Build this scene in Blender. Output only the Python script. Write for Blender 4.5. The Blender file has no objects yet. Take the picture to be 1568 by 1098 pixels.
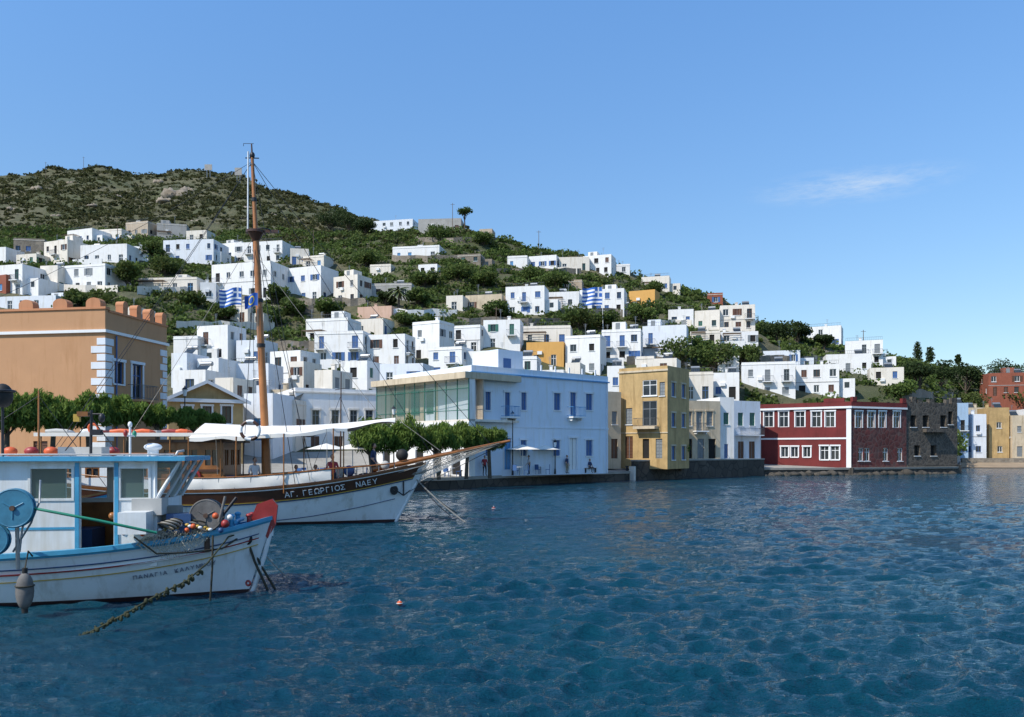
import bpy, math, random
import numpy as np
from mathutils import Vector, Matrix, Euler
random.seed(11)
rng = np.random.default_rng(11)
F=1230.0; HZ=690.0; H=3.2
Z=Vector((0,0,1))
scene=bpy.context.scene
col=scene.collection
def P(px,py,D): return Vector(((px-784)/F*D, D, H+(HZ-py)/F*D))

# ---------------------------------------------------------------- materials
def newmat(name):
    m=bpy.data.materials.new(name); m.use_nodes=True
    nt=m.node_tree; b=nt.nodes['Principled BSDF']
    return m,nt,b
def mixrgb(nt,fac,a,b,blend='MIX'):
    n=nt.nodes.new('ShaderNodeMix'); n.data_type='RGBA'; n.blend_type=blend
    for s,v in ((n.inputs[0],fac),(n.inputs[6],a),(n.inputs[7],b)):
        if isinstance(v,(int,float)): s.default_value=v
        elif isinstance(v,tuple): s.default_value=(*v[:3],1)
        else: nt.links.new(v,s)
    return n.outputs[2]
def noise(nt,scale,detail=4,rough=.6,vec=None,mscale=None):
    g=nt.nodes.new('ShaderNodeNewGeometry').outputs['Position'] if vec is None else vec
    if mscale:
        mp=nt.nodes.new('ShaderNodeMapping'); mp.inputs['Scale'].default_value=mscale
        nt.links.new(g,mp.inputs[0]); g=mp.outputs[0]
    n=nt.nodes.new('ShaderNodeTexNoise'); n.inputs['Scale'].default_value=scale
    n.inputs['Detail'].default_value=detail; n.inputs['Roughness'].default_value=rough
    nt.links.new(g,n.inputs['Vector']); return n.outputs['Fac']
def ramp(nt,v,p0,p1,c0=(0,0,0),c1=(1,1,1)):
    r=nt.nodes.new('ShaderNodeValToRGB'); e=r.color_ramp.elements
    e[0].position=p0; e[1].position=p1; e[0].color=(*c0,1); e[1].color=(*c1,1)
    nt.links.new(v,r.inputs[0]); return r.outputs[0]
def bump(nt,b,v,st=.3,dist=.02,prev=None):
    n=nt.nodes.new('ShaderNodeBump'); n.inputs['Strength'].default_value=st; n.inputs['Distance'].default_value=dist
    nt.links.new(v,n.inputs['Height'])
    if prev: nt.links.new(prev,n.inputs['Normal'])
    nt.links.new(n.outputs[0],b.inputs['Normal']); return n.outputs[0]
def dark(c,k): return tuple(x*k for x in c)
def surf(name,c,rough=.7,var=.25,scale=1.5,metal=0,bst=.2,bscale=20,streak=.0,c2=None):
    m,nt,b=newmat(name)
    n1=noise(nt,scale,5,.65)
    base=mixrgb(nt,ramp(nt,n1,.35,.68),dark(c,1-var) if c2 is None else c2,c)
    if streak>0:
        n2=noise(nt,1.0,4,.7,mscale=(2.2,2.2,.25))
        base=mixrgb(nt,ramp(nt,n2,.52,.75),base,tuple(x*(1-streak)*k for x,k in zip(c,(1,.95,.85))))
    nt.links.new(base,b.inputs['Base Color'])
    b.inputs['Roughness'].default_value=rough; b.inputs['Metallic'].default_value=metal
    if bst>0: bump(nt,b,noise(nt,bscale,3,.6),bst,.01)
    return m
def plaster(name,c,streak=.3,var=.08): return surf(name,c,.85,var,.7,0,.25,8,streak)

M={}
M['white']=plaster('white_plaster',(.81,.80,.78),.24)
M['white2']=plaster('white_plaster_warm',(.76,.70,.61),.32)
M['white3']=plaster('white_plaster_cool',(.72,.75,.79),.22)
M['cream']=plaster('cream_plaster',(.62,.51,.36),.45,.2)
M['yellow']=plaster('ochre_plaster',(.55,.37,.16),.5,.3)
M['orange']=plaster('orange_plaster',(.66,.36,.10),.2)
M['beige']=plaster('beige_plaster',(.50,.27,.135),.18,.08)
M['beige2']=plaster('terracotta_trim',(.52,.23,.11),.25)
M['pink']=plaster('pink_plaster',(.60,.40,.30),.3)
M['grey']=plaster('grey_concrete',(.40,.39,.37),.3,.2)
M['tan']=plaster('tan_plaster',(.50,.41,.31),.3,.2)
M['blue_w']=plaster('pale_blue_plaster',(.68,.75,.84),.12,.06)
M['paleblue']=plaster('sky_blue_plaster',(.36,.50,.66),.2)
M['red']=plaster('red_plaster',(.17,.022,.020),.4,.3)
M['brick']=plaster('brick_red',(.30,.09,.05),.3,.2)
M['shut_blue']=surf('blue_shutter',(.05,.13,.33),.5,.15,3)
M['shut_lblue']=surf('light_blue_paint',(.09,.30,.58),.45,.2,3)
M['shut_green']=surf('green_shutter',(.03,.14,.10),.5,.15,3)
M['shut_brown']=surf('brown_shutter',(.12,.05,.025),.5,.2,3)
M['shut_grey']=surf('grey_shutter',(.22,.24,.25),.5,.15,3)
M['frame_w']=surf('white_frame',(.78,.78,.77),.5,.06,3)
M['rooft']=surf('roof_screed',(.62,.60,.57),.9,.25,.8)
M['terracotta']=surf('roof_tile',(.38,.14,.07),.8,.4,6)
M['metal']=surf('grey_metal',(.35,.36,.37),.4,.2,5,.6)
M['dmetal']=surf('dark_metal',(.03,.03,.035),.5,.2,5,.3)
M['rust']=surf('rusty_metal',(.13,.075,.05),.7,.5,9,.2)
M['interior']=surf('dark_interior',(.015,.014,.013),.9,.2,3)
M['rail']=surf('railing_paint',(.10,.11,.12),.5,.2,3)
M['pole']=surf('wood_pole',(.17,.12,.08),.8,.3,6)
def glassmat():
    m,nt,b=newmat('window_glass')
    n=noise(nt,.6,2)
    nt.links.new(mixrgb(nt,n,(.010,.014,.018),(.05,.06,.065)),b.inputs['Base Color'])
    b.inputs['Roughness'].default_value=.08; return m
M['glass']=glassmat()
m,nt,b=newmat('green_glass'); b.inputs['Base Color'].default_value=(.16,.26,.22,1); b.inputs['Roughness'].default_value=.12; b.inputs['Alpha'].default_value=.35; M['gglass']=m
def stone(name,c1,c2,scale=1.6,mortar=(.22,.2,.17),mw=.06):
    m,nt,b=newmat(name)
    g=nt.nodes.new('ShaderNodeNewGeometry').outputs['Position']
    v=nt.nodes.new('ShaderNodeTexVoronoi'); v.inputs['Scale'].default_value=scale; nt.links.new(g,v.inputs['Vector'])
    v2=nt.nodes.new('ShaderNodeTexVoronoi'); v2.feature='DISTANCE_TO_EDGE'; v2.inputs['Scale'].default_value=scale; nt.links.new(g,v2.inputs['Vector'])
    sep=nt.nodes.new('ShaderNodeSeparateColor'); nt.links.new(v.outputs['Color'],sep.inputs[0])
    base=mixrgb(nt,sep.outputs[0],c1,c2)
    base=mixrgb(nt,ramp(nt,noise(nt,.5,4),.4,.65),base,dark(c1,.55))
    base=mixrgb(nt,ramp(nt,v2.outputs['Distance'],0,mw,(1,1,1),(0,0,0)),base,mortar)
    nt.links.new(base,b.inputs['Base Color']); b.inputs['Roughness'].default_value=.9
    bump(nt,b,v2.outputs['Distance'],.6,.1); return m
M['stone']=stone('rubble_stone',(.30,.25,.19),(.18,.155,.125))
M['dstone']=stone('dark_rubble_stone',(.12,.098,.075),(.055,.048,.042),1.6,(.16,.138,.11))
M['qstone']=stone('quay_stone',(.095,.082,.065),(.045,.040,.034),.9,(.02,.02,.018))
M['redstone']=stone('red_faded_stone',(.15,.034,.030),(.09,.05,.045),1.3,(.13,.08,.07))
M['rock']=surf('hill_rock',(.33,.28,.22),.95,.45,.35,0,1,.8)
M['concrete']=surf('quay_concrete',(.36,.34,.30),.9,.3,.6,0,.3,6)

def leafmat(name,c1,c2,c3):
    m,nt,b=newmat(name)
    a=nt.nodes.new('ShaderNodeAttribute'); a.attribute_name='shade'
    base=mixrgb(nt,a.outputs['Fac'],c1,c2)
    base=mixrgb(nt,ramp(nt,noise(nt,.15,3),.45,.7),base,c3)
    nt.links.new(base,b.inputs['Base Color']); b.inputs['Roughness'].default_value=.75
    b.inputs['Specular IOR Level'].default_value=.2
    tr=nt.nodes.new('ShaderNodeBsdfTranslucent'); nt.links.new(base,tr.inputs[0])
    mx=nt.nodes.new('ShaderNodeMixShader'); mx.inputs[0].default_value=.35
    nt.links.new(b.outputs[0],mx.inputs[1]); nt.links.new(tr.outputs[0],mx.inputs[2])
    nt.links.new(mx.outputs[0],nt.nodes['Material Output'].inputs[0]); return m
M['leaf']=leafmat('shrub_leaves',(.028,.052,.014),(.14,.20,.045),(.095,.115,.032))
M['scrub']=leafmat('scrub_leaves',(.034,.042,.015),(.11,.115,.040),(.09,.085,.036))
M['pine']=leafmat('pine_needles',(.015,.030,.010),(.06,.09,.025),(.04,.06,.018))
M['tam']=leafmat('tamarisk_leaves',(.055,.10,.018),(.20,.29,.055),(.14,.20,.04))
M['bark']=surf('bark',(.11,.085,.06),.95,.4,5,0,.5,12)

# ---------------------------------------------------------------- mesh builder
class MB:
    def __init__(s): s.v=[]; s.f=[]; s.m=[]; s.sm=[]; s.mats=[]; s.T=Matrix.Identity(4)
    def mi(s,k):
        if k not in s.mats: s.mats.append(k)
        return s.mats.index(k)
    def q(s,pts,k,smooth=False):
        i=len(s.v)
        for p in pts: s.v.append(tuple(s.T@Vector(p)))
        s.f.append(tuple(range(i,i+len(pts)))); s.m.append(s.mi(k)); s.sm.append(smooth)
    def grid(s,rows,k,smooth=True,close=False,kf=None):
        i=len(s.v); n=len(rows[0])
        for r in rows:
            for p in r: s.v.append(tuple(s.T@Vector(p)))
        for a in range(len(rows)-1):
            for c in range(n if close else n-1):
                c2=(c+1)%n
                s.f.append((i+a*n+c,i+a*n+c2,i+(a+1)*n+c2,i+(a+1)*n+c))
                s.m.append(s.mi(kf(a,c) if kf else k)); s.sm.append(smooth)
    def ob(s,o,u,n,x0,x1,d0,d1,z0,z1,k):
        o=Vector(o)
        def pt(x,d,z): return s.T@(o+u*x+n*d+Z*z)
        c=[pt(x,d,z) for z in (z0,z1) for d in (d0,d1) for x in (x0,x1)]
        i=len(s.v); s.v+= [tuple(p) for p in c]; mi=s.mi(k)
        for f in ((0,1,5,4),(2,6,7,3),(0,4,6,2),(1,3,7,5),(4,5,7,6),(0,2,3,1)):
            s.f.append(tuple(i+j for j in f)); s.m.append(mi); s.sm.append(False)
    def box(s,c,sz,k,yaw=0):
        u=Vector((math.cos(yaw),math.sin(yaw),0)); n=Vector((-math.sin(yaw),math.cos(yaw),0))
        s.ob(c,u,n,-sz[0]/2,sz[0]/2,-sz[1]/2,sz[1]/2,-sz[2]/2,sz[2]/2,k)
    def tube(s,pts,r,k,n=8,r1=None,cap=True):
        pts=[Vector(p) for p in pts]; rows=[]
        N=len(pts)
        for j,p in enumerate(pts):
            t=(pts[min(j+1,N-1)]-pts[max(j-1,0)]).normalized()
            a=t.cross(Vector((0,0,1)) if abs(t.z)<.9 else Vector((1,0,0))).normalized(); b=t.cross(a)
            rr=r if r1 is None else r+(r1-r)*j/(N-1)
            rows.append([p+a*math.cos(2*math.pi*i/n)*rr+b*math.sin(2*math.pi*i/n)*rr for i in range(n)])
        s.grid(rows,k,n>5,True)
        if cap: s.q(rows[0][::-1],k); s.q(rows[-1],k)
    def ell(s,c,r,k,nu=14,nv=9,zmin=-1,deform=None):
        rows=[]
        for j in range(nv+1):
            th=math.pi*j/nv; 
            rows.append([])
            for i in range(nu):
                ph=2*math.pi*i/nu
                d=Vector((math.sin(th)*math.cos(ph),math.sin(th)*math.sin(ph),max(zmin,math.cos(th))))
                if deform: d=deform(d)
                rows[-1].append(Vector((c[0]+d.x*r[0],c[1]+d.y*r[1],c[2]+d.z*r[2])))
        s.grid(rows,k,True,True)
    def torus(s,c,ax,R,r,k,n=24,m=8,kf=None):
        ax=Vector(ax).normalized(); a=ax.cross(Vector((0,0,1)) if abs(ax.z)<.9 else Vector((1,0,0))).normalized(); b=ax.cross(a)
        rows=[]
        for i in range(n+1):
            t=2*math.pi*i/n; d=a*math.cos(t)+b*math.sin(t)
            rows.append([Vector(c)+d*(R+r*math.cos(2*math.pi*j/m))+ax*r*math.sin(2*math.pi*j/m) for j in range(m)])
        s.grid(rows,k,True,True,kf)
    def obj(s,name,loc=(0,0,0),yaw=0,parent=None):
        me=bpy.data.meshes.new(name); me.from_pydata(s.v,[],s.f)
        for k in s.mats: me.materials.append(M[k])
        me.polygons.foreach_set('material_index',s.m); me.polygons.foreach_set('use_smooth',s.sm)
        me.update()
        o=bpy.data.objects.new(name,me); col.objects.link(o); o.location=loc; o.rotation_euler=(0,0,yaw)
        if parent: o.parent=parent
        return o
def empty(name,loc=(0,0,0),yaw=0):
    e=bpy.data.objects.new(name,None); col.objects.link(e); e.location=loc; e.rotation_euler=(0,0,yaw); e.empty_display_size=.3; return e

# ---------------------------------------------------------------- walls with real openings
def wall(mb,o,u,W,Ht,ops,mw):
    o=Vector(o); n=u.cross(Z)
    ops=[p for p in ops if p['x0']>.02 and p['x1']<W-.02 and p['z1']<Ht-.02 and p['z0']>=0]
    xs=sorted({0,W}|{p['x0'] for p in ops}|{p['x1'] for p in ops}); zs=sorted({0,Ht}|{p['z0'] for p in ops}|{p['z1'] for p in ops})
    for a,b in zip(xs,xs[1:]):
        run=None
        for c,d in zip(zs,zs[1:]):
            cx=(a+b)/2; cz=(c+d)/2
            hole=any(p['x0']<cx<p['x1'] and p['z0']<cz<p['z1'] for p in ops)
            if hole: 
                if run is not None: mb.q([o+u*a+Z*run,o+u*b+Z*run,o+u*b+Z*c,o+u*a+Z*c],mw); run=None
            elif run is None: run=c
        if run is not None: mb.q([o+u*a+Z*run,o+u*b+Z*run,o+u*b+Z*Ht,o+u*a+Z*Ht],mw)
    for p in ops:
        x0,x1,z0,z1=p['x0'],p['x1'],p['z0'],p['z1']; r=p.get('r',.18)
        A=o+u*x0+Z*z0;B=o+u*x1+Z*z0;C=o+u*x1+Z*z1;D=o+u*x0+Z*z1; k=-n*r
        mr=p.get('rev',mw)
        mb.q([A,A+k,D+k,D],mr); mb.q([B,C,C+k,B+k],mr); mb.q([D,D+k,C+k,C],mr); mb.q([A,B,B+k,A+k],mr)
        kind=p.get('kind','win'); fr=p.get('fr','frame_w')
        if kind=='win':
            k2=-n*(r-.004); mb.q([A+k2,B+k2,C+k2,D+k2],p.get('gl','glass')); t=min(.07,(x1-x0)*.1)
            d0,d1=-r+.008,-r+.06
            mb.ob(o,u,n,x0,x0+t,d0,d1,z0,z1,fr); mb.ob(o,u,n,x1-t,x1,d0,d1,z0,z1,fr)
            mb.ob(o,u,n,x0+t,x1-t,d0,d1,z0,z0+t,fr); mb.ob(o,u,n,x0+t,x1-t,d0,d1,z1-t,z1,fr)
            xm=(x0+x1)/2; mb.ob(o,u,n,xm-t/2,xm+t/2,d0,d1-.01,z0+t,z1-t,fr)
            if z1-z0>1.5: zz=z0+(z1-z0)*.68; mb.ob(o,u,n,x0+t,xm-t/2,d0,d1-.012,zz-t/2,zz+t/2,fr); mb.ob(o,u,n,xm+t/2,x1-t,d0,d1-.012,zz-t/2,zz+t/2,fr)
        elif kind in('door','shut'):
            k2=-n*(r*.6); mb.q([A+k2,B+k2,C+k2,D+k2],fr)
            xm=(x0+x1)/2; mb.ob(o,u,n,xm-.02,xm+.02,-r*.6,-r*.6+.02,z0,z1,'shut_grey')
            nn=max(3,int((z1-z0)/.35))
            for i in range(nn):
                zz=z0+(z1-z0)*(i+.5)/nn; 
                for (a,b) in ((x0+.05,xm-.05),(xm+.05,x1-.05)): mb.ob(o,u,n,a,b,-r*.6,-r*.6+.03,zz-.08,zz+.03,fr)
        elif kind=='hole':
            k2=-n*(r*.99); mb.q([A+k2,B+k2,C+k2,D+k2],'interior')
        if p.get('sur'):
            w=.14; ms=p['sur']; 
            mb.ob(o,u,n,x0-w,x0-.001,.002,.05,z0,z1,ms); mb.ob(o,u,n,x1+.001,x1+w,.002,.05,z0,z1,ms)
            mb.ob(o,u,n,x0-w-.06,x1+w+.06,.002,.09,z1+.001,z1+.18,ms)
        if p.get('sill',z0>.1 and z1-z0<2): mb.ob(o,u,n,x0-.08,x1+.08,.002,.10,z0-.09,z0-.001,p.get('sillm','frame_w'))
        if p.get('sh'):
            w=(x1-x0)/2
            mb.ob(o,u,n,x0-w,x0-.01,.004,.05,z0,z1,p['sh']); mb.ob(o,u,n,x1+.01,x1+w,.004,.05,z0,z1,p['sh'])
        if p.get('bal'):
            e=.45; mb.ob(o,u,n,x0-e,x1+e,.002,.9,z0-.16,z0-.02,p.get('balm','frame_w')); rail(mb,o,u,n,x0-e,x1+e,.85,z0-.02,.95,'rail' if p['bal'] is True else p['bal'])
            for xx in (x0-e+.15,x1+e-.3): mb.ob(o,u,n,xx,xx+.12,.002,.6,z0-.42,z0-.162,p.get('balm','frame_w'))
def rail(mb,o,u,n,x0,x1,d,z0,h,k,step=.16,sides=True):
    mb.ob(o,u,n,x0,x1,d,d+.04,z0+h-.04,z0+h,k); mb.ob(o,u,n,x0,x1,d,d+.03,z0+.08,z0+.11,k)
    c=int((x1-x0)/step)
    for i in range(c+1):
        x=x0+(x1-x0)*i/c; mb.ob(o,u,n,x-.012,x+.012,d+.005,d+.03,z0,z0+h-.04,k)
    if sides:
        for x in(x0,x1-.03): mb.ob(o,u,n,x,x+.03,.01,d-.001,z0+h-.04,z0+h,k); mb.ob(o,u,n,x,x+.03,.01,d-.001,z0+.08,z0+.11,k)

def shell(mb,w,d,h,ops,mw,par=.35,roof='rooft',t=.22,parm=None):
    X=Vector((1,0,0)); Y=Vector((0,1,0))
    wall(mb,(0,0,0),X,w,h,ops.get('f',[]),mw); wall(mb,(w,0,0),Y,d,h,ops.get('r',[]),mw)
    wall(mb,(w,d,0),-X,w,h,ops.get('b',[]),mw); wall(mb,(0,d,0),-Y,d,h,ops.get('l',[]),mw)
    pm=parm or mw
    if par>0:
        o=Vector((0,0,0)); 
        mb.ob(o,X,Y,0,w,0,t,h,h+par,pm); mb.ob(o,X,Y,0,w,d-t,d,h,h+par,pm)
        mb.ob(o,X,Y,0,t,t,d-t,h,h+par,pm); mb.ob(o,X,Y,w-t,w,t,d-t,h,h+par,pm)
        mb.q([(t,t,h),(w-t,t,h),(w-t,d-t,h),(t,d-t,h)],roof)
    else: mb.q([(0,0,h),(w,0,h),(w,d,h),(0,d,h)],roof)

# ---------------------------------------------------------------- terrain
R0u=[-500,-400,0,143,426,700,975,1165,1303,1388,1466,1470,1568,2100]
R0d=[36,38,43.5,48,57,67.5,88,103,105,108,112,150,148,138]
R0z=[.9,.9,.9,.9,.9,.9,.9,.9,.9,.9,.9,.05,.05,.05]
UU=[-500,0,200,400,560,700,850,1000,1150,1300,1400,1470,1600,2100]
R2d=[110,110,110,118,120,128,130,132,138,142,150,178,180,180]
R2p=[560,560,565,580,580,560,585,598,600,602,600,650,655,660]
R3d=[150,150,150,150,150,160,160,160,165,168,175,200,205,205]
R3p=[450,450,452,490,500,475,492,508,515,562,570,605,618,628]
R4d=[185,185,185,185,182,190,190,188,185,180,190,212,218,218]
R4p=[400,395,400,425,430,412,435,462,497,548,562,590,602,612]
R5d=[260,260,260,240,230,214,208,203,193,188,198,220,228,228]
R5p=[352,352,352,362,368,372,405,440,500,543,556,580,594,604]
CR=[(-500,430,310),(-200,430,275),(0,430,269),(60,430,265),(150,430,260),(200,430,266),(235,430,270),(262,430,264),(320,430,264),(370,425,275),(400,420,288),(450,415,303),(510,400,319),(560,370,335),(600,300,348),(640,240,353),(700,232,354),(760,230,366),(830,225,382),(890,222,393),(950,218,409),(1000,215,430),(1060,210,446),(1110,205,462),(1160,200,504),(1250,195,535),(1350,202,550),(1440,225,566),(1500,236,576),(1568,240,588),(2100,240,604)]
cu=[c[0] for c in CR]; cd=[c[1] for c in CR]; cp=[c[2] for c in CR]
def rows_at(u):
    r0=float(np.interp(u,R0u,R0d)); out=[(r0,float(np.interp(u,R0u,R0z)))]
    out.append((r0+14, 1.6 if u<1466 else 1.8))
    for d,p in((R2d,R2p),(R3d,R3p),(R4d,R4p),(R5d,R5p)):
        dd=float(np.interp(u,UU,d)); pp=float(np.interp(u,UU,p)); out.append((dd,H+(HZ-pp)/F*dd))
    dd=float(np.interp(u,cu,cd)); pp=float(np.interp(u,cu,cp)); out.append((dd,H+(HZ-pp)/F*dd))
    z=out[-1][1]; out.append((dd+60,z-7)); out.append((dd+900,-3))
    return out
def tn(x,y):
    return (math.sin(x*.13+y*.07)*math.sin(y*.11-x*.05+1.3)*1.0+math.sin(x*.31+2)*math.sin(y*.37+.5)*.5+math.sin(x*.7+y*.4)*math.sin(y*.83-x*.2)*.25)
def tz(u,D,rows=None):
    rows=rows or rows_at(u)
    z=float(np.interp(D,[r[0] for r in rows],[r[1] for r in rows]))
    a=min(1,max(0,(D-rows[1][0])/50)); a*=1+max(0,(D-240)/120)
    return z+tn((u-784)/F*D,D)*a*.9
def hit(u,py):
    rows=rows_at(u); D=rows[1][0]; last=rows[6][0]
    while D<last:
        if HZ-(tz(u,D,rows)-H)*F/D<=py: return D
        D+=1.0
    return last-2
us=np.arange(-500,2101,9.0)
verts=[];faces=[];fm=[]
ncol=len(us); sub=[6,16,16,14,18,26,6,6]
for u in us:
    rows=rows_at(u); Ds=[]
    for k in range(len(rows)-1):
        for j in range(sub[k]): Ds.append(rows[k][0]+(rows[k+1][0]-rows[k][0])*j/sub[k])
    Ds.append(rows[-1][0])
    for D in Ds: verts.append(((u-784)/F*D,D,tz(u,D,rows)))
nr=len(verts)//ncol
for i in range(ncol-1):
    for j in range(nr-1):
        faces.append((i*nr+j,(i+1)*nr+j,(i+1)*nr+j+1,i*nr+j+1))
        fm.append((2 if us[i]>1466 else 1) if j<8 else 0)
me=bpy.data.meshes.new('hillside_terrain'); me.from_pydata(verts,[],faces)
m,nt,b=newmat('hillside_ground')
n1=noise(nt,.035,6,.7); n2=noise(nt,.35,6,.75)
base=mixrgb(nt,ramp(nt,n2,.38,.66),(.062,.064,.028),(.155,.135,.074))
base=mixrgb(nt,ramp(nt,n1,.44,.62),base,(.060,.070,.025))
base=mixrgb(nt,ramp(nt,noise(nt,.07,8,.78),.61,.68),base,(.26,.225,.175))
nt.links.new(base,b.inputs['Base Color']); b.inputs['Roughness'].default_value=1
bump(nt,b,n2,1,.8)
me.materials.append(m); me.materials.append(M['concrete'])
M['sand']=surf('beach_sand',(.34,.25,.16),.95,.25,.4); me.materials.append(M['sand'])
me.polygons.foreach_set('material_index',fm); me.polygons.foreach_set('use_smooth',[f==0 for f in fm]); me.update()
o=bpy.data.objects.new('hillside_terrain',me); col.objects.link(o)
# quay wall
mb=MB()
qu=[u for u in np.arange(-500,1466,12)]+[1466]
top=[];bot=[];lip=[]
for u in qu:
    d=float(np.interp(u,R0u,R0d)); x=(u-784)/F*d
    n=Vector((x,d,0)).normalized()*-1
    bot.append(Vector((x,d,-2))+n*.35); lip.append(Vector((x,d,.72))+n*.3); top.append(Vector((x,d,.98))); 
mb.grid([bot,lip],'qstone',False)
mb.grid([[p+Vector((0,-.12,0)) for p in lip],[Vector((p.x,p.y-.42,.985)) for p in top],[Vector((p.x,p.y+.5,.985)) for p in top]],'concrete',False)
mb.q([((1466-784)/F*112,112,-2),((1470-784)/F*150,150,-2),((1470-784)/F*150,150,1.2),((1466-784)/F*112,112,1.2)],'qstone')
mb.obj('quay')
mb=MB()
for i in range(8):
    u0=1472+i*30; u1=u0+30; d0=float(np.interp(u0,R0u,R0d))+7; d1=float(np.interp(u1,R0u,R0d))+7
    a=Vector(((u0-784)/F*d0,d0,0)); b_=Vector(((u1-784)/F*d1,d1,0)); uu=(b_-a).normalized()
    mb.ob(a,uu,Vector((-uu.y,uu.x,0)),0,(b_-a).length,-.3,.3,0,1.75,'stone')
mb.obj('promenade_wall')

# ---------------------------------------------------------------- water
def build_water():
    Us=np.arange(-420,2000,3.2); Ds=7*np.exp(np.arange(0,math.log(175/7),.0046))
    U,D=np.meshgrid(Us,Ds); X=(U-784)/F*D; Y=D
    z=np.zeros_like(X); r=np.random.default_rng(3)
    dD=D*.0046; gx=np.zeros_like(X); gy=np.zeros_like(X)
    base=math.radians(-80)
    env=.8+.4*np.sin(X*.11+Y*.07)*np.sin(Y*.09-X*.04+1)+.3*np.sin(X*.31-Y*.23)*np.sin(X*.17+Y*.41)
    for i in range(90):
        lam=.17*(9.5**(i/89)) ; k=2*math.pi/lam
        a=base+r.normal(0,.50); amp=.0080*lam**.95*(.5+r.random())
        if lam>1.0: amp*=.65
        ph=r.random()*6.28
        att=np.clip((lam/dD-2.2)/3,0,1)
        t=k*(X*math.cos(a)+Y*math.sin(a))+ph+1.1*np.sin(X*.75*math.sin(a)-Y*.7*math.cos(a)+ph)+.6*np.sin(X*1.7+ph*2)
        z+=att*amp*np.sin(t)*env
        gx-=att*amp*1.0*math.cos(a)*np.cos(t); gy-=att*amp*1.0*math.sin(a)*np.cos(t)
    nr_,nc=X.shape
    V=np.stack([X-gx,Y-gy,z],-1).reshape(-1,3)
    idx=np.arange(nr_*nc).reshape(nr_,nc)
    Q=np.stack([idx[:-1,:-1],idx[:-1,1:],idx[1:,1:],idx[1:,:-1]],-1).reshape(-1,4)
    B=3000.; ext=np.array([(-B,-B,-.45),(B,-B,-.45),(B,B,-.45),(-B,B,-.45)])
    n=len(V); V=np.concatenate([V,ext]); Q=np.concatenate([Q,[[n,n+1,n+2,n+3]]])
    me=bpy.data.meshes.new('water'); me.vertices.add(len(V)); me.vertices.foreach_set('co',V.astype(np.float32).ravel())
    me.loops.add(Q.size); me.loops.foreach_set('vertex_index',Q.ravel().astype(np.int32))
    me.polygons.add(len(Q)); me.polygons.foreach_set('loop_start',np.arange(0,Q.size,4,dtype=np.int32)); me.polygons.foreach_set('loop_total',np.full(len(Q),4,dtype=np.int32))
    me.update(calc_edges=True); me.polygons.foreach_set('use_smooth',np.ones(len(Q),bool))
    m,nt,b=newmat('sea_water')
    c=mixrgb(nt,ramp(nt,noise(nt,.06,3),.35,.7),(.001,.027,.050),(.002,.048,.070))
    nt.links.new(c,b.inputs['Base Color']); b.inputs['Roughness'].default_value=.03; b.inputs['IOR'].default_value=1.33
    p1=bump(nt,b,noise(nt,2.8,5,.68,mscale=(.7,1.6,1)),1.0,.16)
    bump(nt,b,noise(nt,9,3,.6,mscale=(.8,1.5,1)),.6,.03,p1)
    me.materials.append(m); o=bpy.data.objects.new('water',me); col.objects.link(o)
build_water()

# ---------------------------------------------------------------- foliage
def foliage(name,pts,size,shade,matk,parent=None,aspect=1.0,up=0.0):
    N=len(pts); a=rng.normal(size=(N,3)); a[:,2]+=up*2; a/=np.linalg.norm(a,axis=1)[:,None]
    b=rng.normal(size=(N,3)); b-=a*(a*b).sum(1)[:,None]; b/=np.linalg.norm(b,axis=1)[:,None]
    s=(np.asarray(size)*(.6+.8*rng.random(N)))[:,None]; a=a*s*aspect; b=b*s/aspect
    V=np.stack([pts-a*.5-b*.15,pts+b*.5-a*.1,pts+a*.5+b*.1,pts-b*.5+a*.08],1).reshape(-1,3)
    me=bpy.data.meshes.new(name); me.vertices.add(4*N); me.vertices.foreach_set('co',V.astype(np.float32).ravel())
    me.loops.add(4*N); me.loops.foreach_set('vertex_index',np.arange(4*N,dtype=np.int32))
    me.polygons.add(N); me.polygons.foreach_set('loop_start',np.arange(0,4*N,4,dtype=np.int32)); me.polygons.foreach_set('loop_total',np.full(N,4,dtype=np.int32))
    me.update(calc_edges=True)
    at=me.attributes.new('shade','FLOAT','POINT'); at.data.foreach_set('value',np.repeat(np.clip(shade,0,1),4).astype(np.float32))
    me.materials.append(M[matk]); o=bpy.data.objects.new(name,me); col.objects.link(o)
    if parent: o.parent=parent
    return o
def clump_pts(cl,n):
    vol=np.array([r[0]*r[1]*r[2] for c,r in cl])**.8; pick=rng.choice(len(cl),n,p=vol/vol.sum())
    C=np.array([c for c,r in cl])[pick]; R=np.array([r for c,r in cl])[pick]
    d=rng.normal(size=(n,3)); d/=np.linalg.norm(d,axis=1)[:,None]
    rad=rng.random(n)**.4
    lump=1+.25*np.sin(d[:,0]*5+pick)*np.sin(d[:,1]*6+pick*2)*np.sin(d[:,2]*4+pick)
    p=C+d*R*(rad*lump)[:,None]
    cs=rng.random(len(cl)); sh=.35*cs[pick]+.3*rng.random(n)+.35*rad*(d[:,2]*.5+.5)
    return p,sh
footprints=[]
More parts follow.
